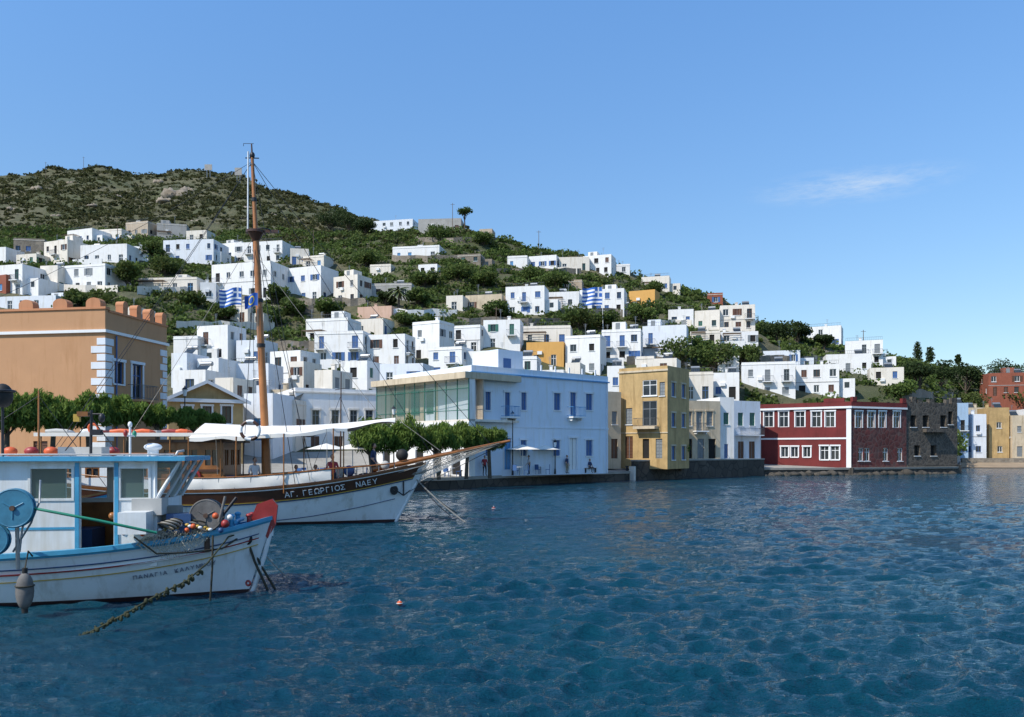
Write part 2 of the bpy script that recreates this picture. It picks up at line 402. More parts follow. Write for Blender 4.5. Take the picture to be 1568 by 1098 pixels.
def tree(name,px,pyb,hpx,wpx,kind='leaf',D=None,leaves=1800,lsize=.4,trunkfrac=.35,nl=9,flat=.35,base_z=None):
    if D is None: D=hit(px,pyb)
    h=hpx/F*D; w=wpx/F*D; X=(px-784)/F*D
    zb=H+(HZ-pyb)/F*D if base_z is None else base_z
    mb=MB(); top=h*.75
    lean=Vector((random.uniform(-.05,.05)*h,random.uniform(-.05,.05)*h,0))
    mb.tube([(0,0,-1),lean*.3+Vector((0,0,h*.2)),lean*.7+Vector((0,0,h*.45)),lean+Vector((0,0,top))],max(.06,h*.035),'bark',8,h*.012)
    cl=[]
    for i in range(nl):
        a=i*2.4+random.random(); rr=w*.5*math.sqrt((i+.5)/nl)*.75
        zz=h*(trunkfrac+(1-trunkfrac)*random.uniform(.35,.8)*(1-.35*(rr/(w*.5))**2))
        c=Vector((math.cos(a)*rr,math.sin(a)*rr,zz))+lean
        mb.tube([lean*.5+Vector((0,0,h*trunkfrac*.7)),(lean*.5+Vector((0,0,h*trunkfrac*.9))+c)/2,c],h*.014,'bark',5,h*.005)
        s=w*random.uniform(.2,.32); cl.append((tuple(c),(s,s,s*random.uniform(.55,.85) if kind!='pine' else s*.6)))
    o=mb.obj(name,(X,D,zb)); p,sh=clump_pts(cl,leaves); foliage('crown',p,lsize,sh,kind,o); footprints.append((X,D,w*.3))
    return o

# ---------------------------------------------------------------- houses
shutcols=['shut_blue','shut_blue','shut_brown','shut_grey','shut_green','shut_lblue']
def gen_ops(W,h,st,z0,r,fr,kinds=True,dens=.85,near=False):
    ops=[]; n=max(1,int(round(W/2.7))); sh=h/st
    if W<1.8: return ops
    for s in range(st):
        for i in range(n):
            if r.random()>dens: continue
            cx=W*(i+.5)/n+r.uniform(-.2,.2); ww=r.choice([.8,.9,1.0,1.1]); zb=z0+s*sh
            door=(s==0 and r.random()<.3) or (s>0 and r.random()<.22)
            d=dict(x0=cx-ww/2,x1=cx+ww/2,r=.16)
            if door: d.update(z0=zb+.1,z1=zb+min(2.15,sh-.4))
            else: d.update(z0=zb+min(1.0,sh*.33),z1=zb+min(2.2,sh-.4))
            t=r.random()
            if t<.45: d.update(kind='win',fr=fr if r.random()<.5 else 'frame_w')
            elif t<.8: d.update(kind='shut',fr=fr)
            else: d.update(kind='hole')
            if not door and r.random()<.2: d['sh']=fr
            if door and s>0: d['bal']=True
            ops.append(d)
    ops.sort(key=lambda p:p['x0']); out=[]
    for p in ops:
        if all(not(p['x0']<q['x1']+.1 and q['x0']<p['x1']+.1 and p['z0']<q['z1'] and q['z0']<p['z1']) for q in out): out.append(p)
    return out
def roof_clutter(mb,w,d,h,r,mw):
    X=Vector((1,0,0));Y=Vector((0,1,0)); o=Vector((0,0,0))
    if r.random()<.25 and w>5.5 and d>4.5:
        a=r.uniform(.3,w-3.2); mb.ob(o,X,Y,a,a+2.4,d-3,d-.3,h+.001,h+1.9,mw); mb.ob(o,X,Y,a+.6,a+1.4,d-3.02,d-3.0,h+.05,h+1.75,'shut_grey')
    if r.random()<.5:
        a=r.uniform(.5,max(.6,w-1.5)); mb.ob(o,X,Y,a,a+.5,d*.5,d*.5+.5,h+.001,h+1.2,mw); mb.ob(o,X,Y,a-.08,a+.58,d*.5-.08,d*.5+.58,h+1.201,h+1.3,mw)
    if r.random()<.4:
        a=r.uniform(.5,max(.6,w-1.6)); b=d*.3
        mb.q([(a,b,h+.3),(a+1.4,b,h+.3),(a+1.4,b+1.1,h+1.2),(a,b+1.1,h+1.2)],'glass')
        mb.tube([(a,b+1.3,h+1.3),(a+1.4,b+1.3,h+1.3)],.26,'metal',10)
        for x in(a,a+1.38): mb.ob(o,X,Y,x,x+.04,b+1.2,b+1.26,h,h+1.1,'metal')
    for _ in range(2):
      if r.random()<.45:
        a=r.uniform(.4,w-.4); b=r.uniform(.5,d-.5); hh=r.uniform(1.4,2.8); mb.tube([(a,b,h),(a,b,h+hh)],.03,'metal',5)
        for k in range(4): mb.tube([(a-.35+.05*k,b,h+hh-.1-.16*k),(a+.35-.05*k,b,h+hh-.1-.16*k)],.015,'metal',4)
    if r.random()<.35 and w>4:
        rail(mb,o,X,-Y,.1,w-.1,-.2,h+.36,.7,'rail',.35,False)
def house(name,x0,x1,yt,yb,yaw=None,st=None,mw='white',fr=None,D=None,seed=None,dens=.85,par=.35,clut=True,d=None,roof='rooft',gable=False):
    r=random.Random(seed if seed is not None else int(x0*7+yt*13))
    uc=(x0+x1)/2
    if D is None: D=hit(uc,yb)
    if yaw is None: yaw=r.choice([-32,-25,-18,-12,10,-30])
    a=math.radians(yaw); Wa=(x1-x0)/F*D
    dd=d or max(4.5,min(9,Wa*.6)); dd=min(dd,Wa*.9/max(.15,abs(math.sin(a)))*.6)
    w=max(2.2,(Wa-dd*abs(math.sin(a)))/math.cos(a))
    h=(yb-yt)/F*D; st=st or max(1,round(h/3.2)); fr=fr or r.choice(shutcols)
    z0=H+(HZ-yb)/F*D; base=4.0
    cy=D+(w*abs(math.sin(a))+dd*math.cos(a))/2
    cx=(uc-784)/F*(D+ (w*abs(math.sin(a)))*.5)
    mb=MB()
    hh=h-par
    wall_h=hh+base
    ops={'f':gen_ops(w,hh,st,base,r,fr,dens=dens),'r':gen_ops(dd,hh,st,base,r,fr,dens=dens*.6),'l':gen_ops(dd,hh,st,base,r,fr,dens=dens*.6)}
    shell(mb,w,dd,wall_h,ops,mw,par,roof)
    X=Vector((1,0,0));Y=Vector((0,1,0)); o=Vector((0,0,0))
    if r.random()<.35: mb.ob(o,X,Y,-.06,w+.06,-.06,dd+.06,wall_h-.12,wall_h-.02,'white2' if mw!='white' else 'white')
    if st>1 and r.random()<.3: mb.ob(o,X,Y,-.04,w+.04,-.04,-.002,base+hh/st-.08,base+hh/st+.04,'grey')
    if r.random()<.3 and w>5:
        mb.ob(o,X,Y,-.3,w*.6,-2.2,-2.0,0,base+.8,mw); mb.ob(o,X,Y,-.3,-.1,-2.0,-.002,0,base+.8,mw)
    if r.random()<.35 and w>4:
        ah=hh*.6+base; mb.ob(o,X,Y,w+.003,w+2.6,1,dd-.5,0,ah,mw); mb.ob(o,X,Y,w+.9,w+1.7,.985,.995,ah-1.6,ah-.6,'glass')
    if r.random()<.22 and w>5:
        for x in (.3,w*.5): mb.tube([(x,-1.9,base-1),(x,-1.9,base+2.4)],.06,'pole',6)
        for k in range(7): mb.ob(o,X,Y,.2,w*.5+.1,-2+k*.3,-1.94+k*.3,base+2.4,base+2.46,'pole')
    if r.random()<.25: mb.ob(o,X,Y,w*.3,w*.3+.8,-.33,-.01,base+hh*.55,base+hh*.55+.55,'frame_w')
    if clut: roof_clutter(mb,w,dd,wall_h,r,mw)
    off=Matrix.Rotation(a,3,'Z')@Vector((w/2,dd/2,0))
    ob=mb.obj(name,(cx-off.x,cy-off.y,z0-base),a)
    footprints.append((cx,cy,max(w,dd)*.55+.6))
    return ob
HL=[
('white_house',98,158,349,372,-20,{}),('tan_house',190,236,338,362,-15,dict(mw='tan')),('tan_house',236,284,341,368,12,dict(mw='grey',dens=.4)),
('white_house',150,192,350,370,-10,dict(mw='white2')),
('stone_ruin',18,66,364,390,10,dict(mw='stone',dens=.5,clut=False)),('white_house',62,122,366,408,-22,dict(mw='white2',fr='shut_brown')),
('white_house',120,204,373,404,-8,dict(fr='shut_blue')),('white_house',200,226,377,400,10,{}),
('white_house',-60,62,404,452,-15,dict(fr='shut_green')),('white_house',60,96,406,446,-10,dict(mw='white2')),('white_house',86,180,403,448,-14,dict(fr='shut_grey')),
('white_house',248,334,366,404,-6,dict(fr='shut_blue',mw='white3')),('white_house',330,384,370,398,-20,{}),('white_house',356,446,368,404,-12,dict(fr='shut_grey')),
('white_house',440,472,380,406,10,dict(mw='white2')),('white_house',318,438,399,456,-16,dict(fr='shut_grey',dens=.9)),('white_house',434,512,406,462,-22,dict(fr='shut_blue',dens=.95)),
('cream_house',508,566,420,466,-28,dict(mw='white2',fr='shut_brown')),('white_house',210,308,424,450,-5,dict(mw='white2',dens=.5)),
('grey_house',567,634,433,458,-5,dict(mw='grey')),('red_house',-30,32,420,452,-25,dict(mw='brick')),('white_house',-20,100,452,476,-8,dict(mw='white3')),
('white_house',300,330,432,462,12,{}),
('white_house',22,66,388,408,-14,dict(mw='white2')),('white_house',284,322,352,370,-10,dict(mw='white2',clut=False)),('white_house',300,346,385,404,-12,{}),('white_house',462,506,390,412,-18,dict(mw='white2')),
('white_house',-40,20,378,404,-12,{}),('white_house',566,604,404,422,-10,dict(mw='white2',clut=False)),('stone_cottage',700,742,388,404,-12,dict(mw='stone',clut=False)),
('white_house',180,222,470,500,-14,dict(mw='white2')),('white_house',338,392,464,496,-16,dict(mw='white2',fr='shut_brown')),('stone_cottage',860,896,428,446,-10,dict(mw='tan',clut=False)),('white_house',640,676,404,420,-12,dict(clut=False)),
('white_house',567,642,335,358,-12,dict(mw='white3')),('white_house',640,710,334,356,-5,dict(mw='grey',dens=.6)),('white_house',600,682,375,398,-10,dict(fr='shut_lblue')),
('stone_cottage',734,758,350,366,-10,dict(mw='tan',clut=False)),
('white_house',777,812,391,412,-10,{}),('white_house',810,860,390,412,-16,{}),('white_house',856,905,393,416,-5,dict(mw='white2')),('white_house',893,946,389,421,-20,{}),
('white_house',944,968,404,421,-8,{}),('white_house',983,1032,422,447,-16,dict(mw='white2')),
('cream_house',683,716,452,478,-12,dict(mw='white2')),('cream_house',712,778,450,477,-14,dict(mw='cream',fr='shut_brown')),
('white_house',774,842,437,485,-12,dict(fr='shut_blue',dens=1)),('white_house',838,892,446,474,-10,dict(fr='shut_grey')),
('white_house',888,966,441,482,-14,dict(fr='shut_blue',dens=1)),('orange_house',964,1014,443,474,-24,dict(mw='orange',fr='shut_grey',clut=False)),
('brick_house',1084,1112,448,468,-12,dict(mw='brick',clut=False)),('white_house',1024,1068,473,500,-12,{}),('white_house',1065,1112,474,506,-20,dict(mw='white2')),
('white_house',1104,1162,466,508,-12,dict(mw='white2',fr='shut_brown',roof='terracotta')),('white_house',1058,1110,506,528,-14,dict(mw='white2')),('white_house',1105,1165,507,530,-8,{}),
('white_house',1230,1302,498,532,-26,{}),('white_house',1298,1362,520,580,-22,dict(st=3,fr='shut_grey',D=172)),('white_house',1268,1342,541,600,-15,dict(fr='shut_grey',dens=1,D=160)),
('white_house',1138,1228,553,612,-14,dict(fr='shut_grey',dens=1,st=2,D=138)),('white_house',1222,1296,557,608,-20,dict(fr='shut_brown',D=140)),('white_house',1335,1392,562,606,-18,dict(mw='white2',D=150)),
('white_house',1092,1142,570,612,-16,dict(D=132)),('cream_house',1046,1100,569,612,-12,dict(mw='white2',D=128)),('white_house',1170,1232,536,560,-14,dict(mw='white3')),
('white_house',264,312,514,556,-10,{}),('white_house',298,366,497,556,-18,dict(fr='shut_brown')),('white_house',360,414,520,560,-12,dict(mw='white3')),
('white_house',410,482,536,600,-22,dict(fr='shut_brown')),('white_house',466,546,486,528,-14,{}),('cream_house',540,600,487,516,-18,dict(mw='white2')),
('white_house',480,564,506,560,-8,{}),('white_house',560,632,511,566,-14,dict(fr='shut_brown',dens=1)),('white_house',630,694,490,554,-28,dict(fr='shut_grey')),
('white_house',690,748,497,540,-18,{}),('white_house',740,802,489,536,-8,dict(fr='shut_green')),('white_house',655,724,530,580,-20,{}),
('pink_house',546,610,468,490,-14,dict(mw='pink')),('orange_house',806,870,523,562,-10,dict(mw='orange',clut=False)),('white_house',866,932,512,576,-20,dict(fr='shut_grey',dens=1)),
('white_house',922,990,503,556,-14,dict(fr='shut_blue',dens=1)),('white_house',985,1062,497,552,-16,dict(mw='white3',fr='shut_blue')),
('white_house',800,880,498,530,-8,dict(mw='white2')),('white_house',440,482,553,610,-18,dict(mw='white2',fr='shut_brown')),
('white_house',710,782,536,590,-18,dict(fr='shut_blue')),('white_house',770,830,545,600,-10,{}),('white_house',866,900,555,600,-16,dict(mw='white2')),
('white_house',262,300,540,600,-14,dict(mw='white3')),('white_house',300,352,548,604,-16,{}),('white_house',350,420,556,612,-8,dict(mw='white3')),
('white_house',520,580,552,620,-18,{}),('white_house',580,660,556,630,-12,dict(mw='white3')),('white_house',480,530,566,640,-20,dict(mw='white2')),
('cream_house',400,462,596,664,-10,dict(mw='cream',D=96)),('white_house',360,410,590,664,-10,dict(mw='white3',D=94)),
('white_house',262,330,566,650,-12,dict(D=88,fr='shut_blue')),('white_house',330,372,578,656,-14,dict(D=86,mw='white2',fr='shut_brown')),
('white_house',372,432,602,676,-10,dict(D=74,mw='white3',fr='shut_lblue')),('cream_house',425,458,612,676,-8,dict(D=78,mw='white2',fr='shut_brown')),
('white_house',1100,1140,545,575,-14,{}),('white_house',1000,1050,548,600,-20,dict(mw='white2',D=125)),('white_house',930,965,560,600,-12,dict(D=120)),
('white_house',1040,1062,534,560,-10,{}),('white_house',975,1012,545,580,-16,dict(mw='white2')),('white_house',830,872,566,600,-12,{}),
('blue_house',1464,1490,617,700,-10,dict(mw='paleblue',D=158,st=2,d=6)),('white_house',1489,1516,634,700,-8,dict(mw='white3',D=159,st=2,fr='shut_blue',d=6)),
('yellow_house',1516,1552,624,700,-10,dict(mw='yellow',D=160,st=2,d=6)),('cream_house',1551,1580,636,700,-8,dict(mw='cream',D=159,st=2,d=6)),('white_house',1578,1680,625,702,-12,dict(D=158,st=2)),
('ochre_house',1518,1590,570,606,-14,dict(mw='brick',D=190)),('cream_house',1478,1522,624,690,-8,dict(mw='cream',D=172)),
('white_house',-160,-40,420,560,-14,{}),('white_house',1640,1720,600,640,-10,{}),
]
for h_ in HL:
    kw=dict(h_[6]); house(h_[0],h_[1],h_[2],h_[3],h_[4],yaw=h_[5],**kw)

# ---------------------------------------------------------------- waterfront hero buildings
class Fac:
    def __init__(s,pa,Da,pb,Db):
        s.A=Vector(((pa-784)/F*Da,Da,0)); s.B=Vector(((pb-784)/F*Db,Db,0)); s.u=(s.B-s.A).normalized(); s.W=(s.B-s.A).length
        s.yaw=math.atan2(s.u.y,s.u.x)
    def x(s,px):
        k=(px-784)/F; return (k*s.A.y-s.A.x)/(s.u.x-k*s.u.y)
    def z(s,px,py): 
        x=s.x(px); D=s.A.y+s.u.y*x; return H+(HZ-py)/F*D
    def op(s,p0,p1,y0,y1,zb,**k):
        pc=(p0+p1)/2; d=dict(x0=s.x(p0),x1=s.x(p1),z1=s.z(pc,y0)-zb,z0=max(0.02,s.z(pc,y1)-zb)); d.update(k); return d
X=Vector((1,0,0));Y=Vector((0,1,0)); O=Vector((0,0,0))
# blue building
f=Fac(722,70,931,81); zb=.9; mb=MB(); ht=f.z(722,572)-zb
ops=[]
for (a,b_) in ((743,751),(798,806),(848,858),(897,907)): ops.append(f.op(a,b_,600+(a-743)*.02,628,zb,kind='shut',fr='shut_blue',sur='white3'))
for (a,b_) in ((773,781),(873,882)): ops.append(f.op(a,b_,601,638,zb,kind='shut',fr='shut_blue',sur='white3',bal='shut_lblue'))
for (a,b_) in ((743,751),(797,806),(847,857),(897,907)): ops.append(f.op(a,b_,674,698,zb,kind='shut',fr='shut_blue',sur='white3'))
for (a,b_) in ((772,782),(872,883)): ops.append(f.op(a,b_,671,719,zb,kind='door',fr='shut_lblue' if a<800 else 'frame_w',sur='white3',sill=False))
lops=[dict(x0=2+3*i,x1=3+3*i,z0=5.5,z1=7.2,kind='shut',fr='shut_blue',sur='white3') for i in range(3)]
shell(mb,f.W,13,ht,{'f':ops,'r':lops},'blue_w',.75,parm='blue_w')
mb.ob(O,X,Y,-.12,f.W+.12,-.14,-.002,ht+.08,ht+.20,'shut_lblue')
mb.ob(O,X,Y,-.05,f.W+.05,-.05,-.003,ht*.5-.1,ht*.5+.05,'blue_w')
mb.ob(O,X,Y,4.6,7.6,2,6,ht+.01,ht+2.7,'blue_w'); mb.ob(O,X,Y,5.2,6.1,1.95,1.99,ht+.8,ht+1.9,'shut_blue')
for i in range(5): mb.ob(O,X,Y,8.2+i*1.8,8.32+i*1.8,.05,.17,ht+.76,ht+1.3,'white3')
mb.tube([(.25,-.08,0),(.25,-.08,ht)],.05,'white3',6); mb.tube([(f.W-.25,-.08,0),(f.W-.25,-.08,ht)],.05,'white3',6)
mb.obj('blue_building',(f.A.x,f.A.y,zb),f.yaw)
# glass fronted building
g=Fac(577,78.5,718,68.6); zb=1.0; mb=MB(); ht=g.z(718,571)-zb
W=g.W; fl=g.z(718,645)-zb
wall(mb,(0,0,0),X,W,fl,[dict(x0=1+i*2.6,x1=2.2+i*2.6,z0=.1,z1=2.3,kind='hole') for i in range(int(W/2.6))],'white')
mb.ob(O,X,Y,0,W,.002,6,fl,fl+.2,'white2'); mb.ob(O,X,Y,-.3,W+.1,-.5,6.2,ht-.45,ht+.1,'cream')
mb.ob(O,X,Y,.0,W,1.6,1.7,fl+.2,ht-.45,'tan')
for i in range(5):
    x=1.2+i*(W-2)/5; 
    mb.ob(O,X,Y,x,x+1.2,1.5,1.595,fl+.9,ht-.9,'shut_green'); mb.ob(O,X,Y,x+1.5,x+2.0,1.45,1.595,fl+.2,ht-.45,'cream')
nb=9
for i in range(nb+1):
    x=W*i/nb; mb.ob(O,X,Y,x-.04,x+.04,-.05,.03,fl+.2,ht-.45,'shut_green')
    if i<nb: mb.q([(x+.05,-.01,fl+.2),(x+W/nb-.05,-.01,fl+.2),(x+W/nb-.05,-.01,ht-.45),(x+.05,-.01,ht-.45)],'gglass')
for zz in (fl+.95,ht-1.3): mb.ob(O,X,Y,0,W,-.07,-.052,zz,zz+.06,'shut_green')
wall(mb,(0,6,0),-Y,6,ht-.46,[],'white'); wall(mb,(W,0,0),Y,.7,ht-.46,[],'white')
mb.obj('glass_front_cafe_building',(g.A.x,g.A.y,zb),g.yaw)
# white two storey
f=Fac(452,80,582,84); zb=1.0; mb=MB(); ht=f.z(500,601)-zb
ops=[f.op(a,a+11,628,652,zb,kind='win',fr='shut_grey',sur='white2') for a in (478,508,536,560)]+[f.op(a,a+13,668,700,zb,kind='shut',fr='shut_brown') for a in (476,512,545)]
shell(mb,f.W,9,ht,{'f':ops},'white',.4); mb.ob(O,X,Y,-.1,f.W+.1,-.1,-.002,ht-.1,ht+.05,'white2')
mb.obj('white_waterfront_house',(f.A.x,f.A.y,zb),f.yaw)
# pediment house
f=Fac(258,68,372,71); zb=1.0; mb=MB(); ht=f.z(315,612)-zb; pk=f.z(315,584)-zb
ops=[f.op(a,a+14,622,648,zb,kind='win',fr='shut_brown',sur='frame_w') for a in (280,310,340)]
shell(mb,f.W,10,ht,{'f':ops},'yellow',0)
W=f.W
for y,s in((-.02,1),(10,-1)):
    pts=[(-.3,y,ht+.02),(W+.3,y,ht+.02),(W/2,y,pk)]; mb.q(pts if s>0 else pts[::-1],'yellow')
for a,b_ in(((-.6,ht-.1),(W/2,pk+.1)),((W+.6,ht-.1),(W/2,pk+.1))):
    mb.q([(a[0],-.5,a[1]),(b_[0],-.5,b_[1]),(b_[0],10.4,b_[1]),(a[0],10.4,a[1])],'white2'); mb.q([(a[0],-.5,a[1]-.3),(b_[0],-.5,b_[1]-.3),(b_[0],-.5,b_[1]),(a[0],-.5,a[1])],'frame_w')
mb.ob(O,X,Y,-.4,W+.4,-.4,-.022,ht-.25,ht+.05,'frame_w')
mb.obj('pediment_house',(f.A.x,f.A.y,zb),f.yaw)
# beige building left
yawb=math.radians(-9); cornerX=(161-784)/F*50; zb=1.0; Wb=22; db=6.6
ub=Vector((math.cos(yawb),math.sin(yawb),0)); A=Vector((cornerX,50,zb))-ub*Wb
ht=H+(HZ-506)/F*50-zb; mb=MB()
rf=Fac(161,50,262,56.5)
sc=db/rf.W
def ro(a,b_,y0,y1,**k):
    d=rf.op(a,b_,y0,y1,zb,**k); d['x0']*=sc; d['x1']*=sc; return d
rops=[ro(175,191,554,588,kind='win',fr='shut_blue',sur='white3'),ro(205,222,558,612,kind='win',fr='shut_blue',sur='white3',bal=True,balm='beige')]
fops=[dict(x0=Wb-5-4*i,x1=Wb-4-4*i,z0=1,z1=2.8,kind='shut',fr='shut_brown') for i in range(4)]
shell(mb,Wb,db+0,ht,{'r':rops,'f':fops},'beige',.0,roof='beige')
mb.ob(O,X,Y,-.1,Wb+.14,-.14,-.002,ht-.12,ht+.06,'frame_w'); mb.ob(O,X,Y,Wb+.002,Wb+.14,-.002,db+.1,ht-.12,ht+.06,'frame_w')
pt=1.35
mb.ob(O,X,Y,0,Wb,0,.3,ht+.001,ht+pt,'beige'); mb.ob(O,X,Y,Wb-.3,Wb,.3,db,ht+.001,ht+pt-.15,'beige')
mb.ob(O,X,Y,-.05,Wb+.08,-.08,.36,ht+pt+.001,ht+pt+.14,'beige2'); mb.ob(O,X,Y,Wb-.36,Wb+.08,.361,db+.05,ht+pt-.149,ht+pt-.02,'beige2')
for i in range(5):
    yy=.3+i*(db-.9)/4
    if i: mb.ob(O,X,Y,Wb-.5,Wb+.02,yy,yy+.5,ht+pt-.018,ht+pt+.55,'beige2'); mb.tube([(Wb-.52,yy+.25,ht+pt+.55),(Wb+.04,yy+.25,ht+pt+.55)],.27,'beige2',12)
for xx in (Wb-1.3,Wb-3.6,Wb-6.0,Wb-9,Wb-12,Wb-15):
    mb.ob(O,X,Y,xx,xx+1.0,-.04,.5,ht+pt+.142,ht+pt+.4,'beige2')
    rws=[[(xx+.5+.5*math.cos(a),y_,ht+pt+.4+.32*math.sin(a)) for a in np.linspace(0,math.pi,9)] for y_ in(-.04,.5)]
    mb.grid(rws,'beige2',False); mb.q(rws[0][::-1],'beige2')
zq=0.3;i=0
while zq<ht-.5:
    l=.55 if i%2 else .95
    mb.ob(O,X,Y,Wb-l,Wb+.035,-.035,-.003,zq,zq+.42,'white3'); mb.ob(O,X,Y,Wb+.003,Wb+.035,-.002,.8-.5*(l-.55),zq,zq+.42,'white3')
    mb.ob(O,X,Y,Wb+.003,Wb+.035,db-(.8 if i%2 else .5),db,zq,zq+.42,'white3')
    zq+=.5;i+=1
mb.tube([(Wb+.08,1.0,0),(Wb+.08,1.0,ht-.2)],.05,'shut_blue',8)
mb.obj('beige_building',A,yawb)
# cream narrow + ochre
f=Fac(929,88,951,89); zb=1.2; mb=MB(); ht=f.z(940,604)-zb
shell(mb,f.W,8,ht,{'f':[f.op(937,945,630,650,zb,kind='shut',fr='shut_grey'),f.op(936,946,672,702,zb,kind='door',fr='shut_brown')]},'cream',.3)
mb.obj('cream_waterfront_house',(f.A.x,f.A.y,zb),f.yaw)
f=Fac(948,90,1022,86.5); zb=1.2; mb=MB(); ht=f.z(1000,566)-zb
ops=[f.op(984,1006,582,606,zb,kind='win',fr='frame_w',r=.1),f.op(984,1006,614,652,zb,kind='win',fr='shut_grey',r=.1),f.op(958,968,625,650,zb,kind='shut',fr='shut_grey'),f.op(1010,1018,585,606,zb,kind='shut',fr='shut_grey'),
 f.op(957,969,668,702,zb,kind='door',fr='shut_brown'),f.op(984,994,672,702,zb,kind='hole'),f.op(1004,1014,672,702,zb,kind='door',fr='shut_grey')]
rops=[dict(x0=1.0+2.6*i,x1=1.9+2.6*i,z0=z_,z1=z_+1.5,kind='shut',fr='shut_blue',sur='cream') for i in range(2) for z_ in (1.0,4.6,7.9)]
shell(mb,f.W,5.6,ht,{'f':ops,'r':rops},'yellow',.35)
xa,xb=f.x(975),f.x(1008)
mb.ob(O,X,Y,xa,xb,-.9,-.01,f.z(990,657)-zb,f.z(990,653)-zb,'cream'); rail(mb,O,X,-Y,xa,xb,.85,f.z(990,653)-zb,.9,'rail')
mb.ob(O,X,Y,-.1,f.W+.1,-.12,-.002,ht-.2,ht,'cream'); mb.ob(O,X,Y,-.05,f.W+.05,-.07,-.003,ht*.36,ht*.36+.12,'cream')
mb.obj('ochre_waterfront_house',(f.A.x,f.A.y,zb),f.yaw)
f=Fac(1036,97,1103,99); mb=MB(); ht=f.z(1070,618)-zb
ops=[f.op(a,a+9,630,652,zb,kind='shut',fr='shut_grey',sur='cream') for a in (1050,1066,1082)]+[f.op(1050,1060,672,702,zb,kind='hole'),f.op(1068,1078,672,702,zb,kind='door',fr='shut_grey'),f.op(1085,1096,672,702,zb,kind='hole')]
ops[1]['bal']=True; ops[1]['z0']-=.6
shell(mb,f.W,8,ht,{'f':ops},'cream',.35); mb.obj('balcony_house',(f.A.x,f.A.y,zb),f.yaw)
f=Fac(1102,99.5,1124,100); mb=MB(); ht=f.z(1112,612)-zb
shell(mb,f.W,6,ht,{'f':[f.op(1109,1115,680,702,zb,kind='door',fr='shut_blue'),f.op(1108,1116,632,650,zb,kind='shut',fr='shut_green')]},'white',.3); mb.obj('white_waterfront_house',(f.A.x,f.A.y,zb),f.yaw)
f=Fac(1124,106,1164,108); mb=MB(); ht=f.z(1140,618)-zb
shell(mb,f.W,8,ht,{'f':[f.op(a,a+8,632,652,zb,kind='shut',fr='shut_green') for a in (1130,1148)]+[f.op(a,a+9,676,702,zb,kind='door',fr='shut_brown') for a in (1130,1147)]},'white3',.35)
mb.ob(O,X,Y,.2,f.W-.2,-1.0,-.01,ht*.48,ht*.48+.12,'frame_w'); rail(mb,O,X,-Y,.2,f.W-.2,.95,ht*.48+.12,.9,'rail')
mb.obj('white_waterfront_house',(f.A.x,f.A.y,zb),f.yaw)
# red house
fl_=Fac(1160,112,1303,105); zb=.9; mb=MB(); ht=fl_.z(1303,622)-zb
ops=[]
for a in (1170,1193,1218,1243,1264): ops.append(fl_.op(a,a+14,630,654,zb,kind='win',fr='frame_w',sur='frame_w',sillm='frame_w'))
for a in (1196,1211,1230): ops.append(fl_.op(a,a+11,684,700,zb,kind='win',fr='frame_w',sur='frame_w'))
for a in (1256,1272): ops.append(fl_.op(a,a+13,683,704,zb,kind='win',fr='frame_w',sur='frame_w'))
fr_=Fac(1303,105,1388,109)
rops=[dict(x0=fr_.x(a),x1=fr_.x(a+10),z0=fr_.z(a,655)-zb,z1=fr_.z(a,630)-zb,kind='win',fr='frame_w',sur='frame_w') for a in (1310,1329,1346,1368)]
rops+=[dict(x0=fr_.x(a),x1=fr_.x(a+8),z0=fr_.z(a,706)-zb,z1=fr_.z(a,686)-zb,kind='win',fr='frame_w') for a in (1314,1324,1352,1374)]
A1=fl_.A; B1=fl_.B; C1=fr_.B; D1=A1+(C1-B1)
wall(mb,A1,fl_.u,fl_.W,ht,ops,'red')
ur=(C1-B1).normalized(); dR=fr_.W
wall(mb,B1,ur,dR,ht,rops,'redstone')
wall(mb,C1,-fl_.u,fl_.W,ht,[],'red'); wall(mb,D1,-ur,dR,ht,[],'red')
mb.q([A1+Z*ht,B1+Z*ht,C1+Z*ht,D1+Z*ht],'terracotta')
n1_=fl_.u.cross(Z); n2_=ur.cross(Z)
mb.ob(A1,fl_.u,n1_,-.2,fl_.W+.15,.002,.25,ht-.25,ht+.02,'frame_w'); mb.ob(A1,fl_.u,n1_,-.1,fl_.W+.1,-.3,.15,ht+.021,ht+.6,'red')
mb.ob(B1,ur,n2_,0,dR,.003,.2,ht-.25,ht+.0,'frame_w'); mb.ob(B1,ur,n2_,0,dR,-.3,.12,ht+.022,ht+.62,'red')
mb.ob(A1,fl_.u,n1_,0,fl_.W,.003,.07,ht*.47,ht*.47+.22,'frame_w'); mb.ob(A1,fl_.u,n1_,0,.5,.072,.11,0,ht-.26,'frame_w'); mb.ob(A1,fl_.u,n1_,fl_.W-.55,fl_.W+.05,.072,.11,0,ht-.26,'frame_w')
mb.ob(A1,fl_.u,n1_,fl_.W-3.4,fl_.W-.8,-.25,.1,ht+.62,ht+1.1,'red')
for x_ in(0.2,dR-.9): mb.ob(B1,ur,n2_,x_,x_+.7,-.3,.15,ht+.63,ht+1.25,'red')
mb.ob(A1,fl_.u,n1_,-.5,fl_.W+.4,-2,.6,-2.5,.05,'qstone')
mb.obj('red_house',(0,0,zb))
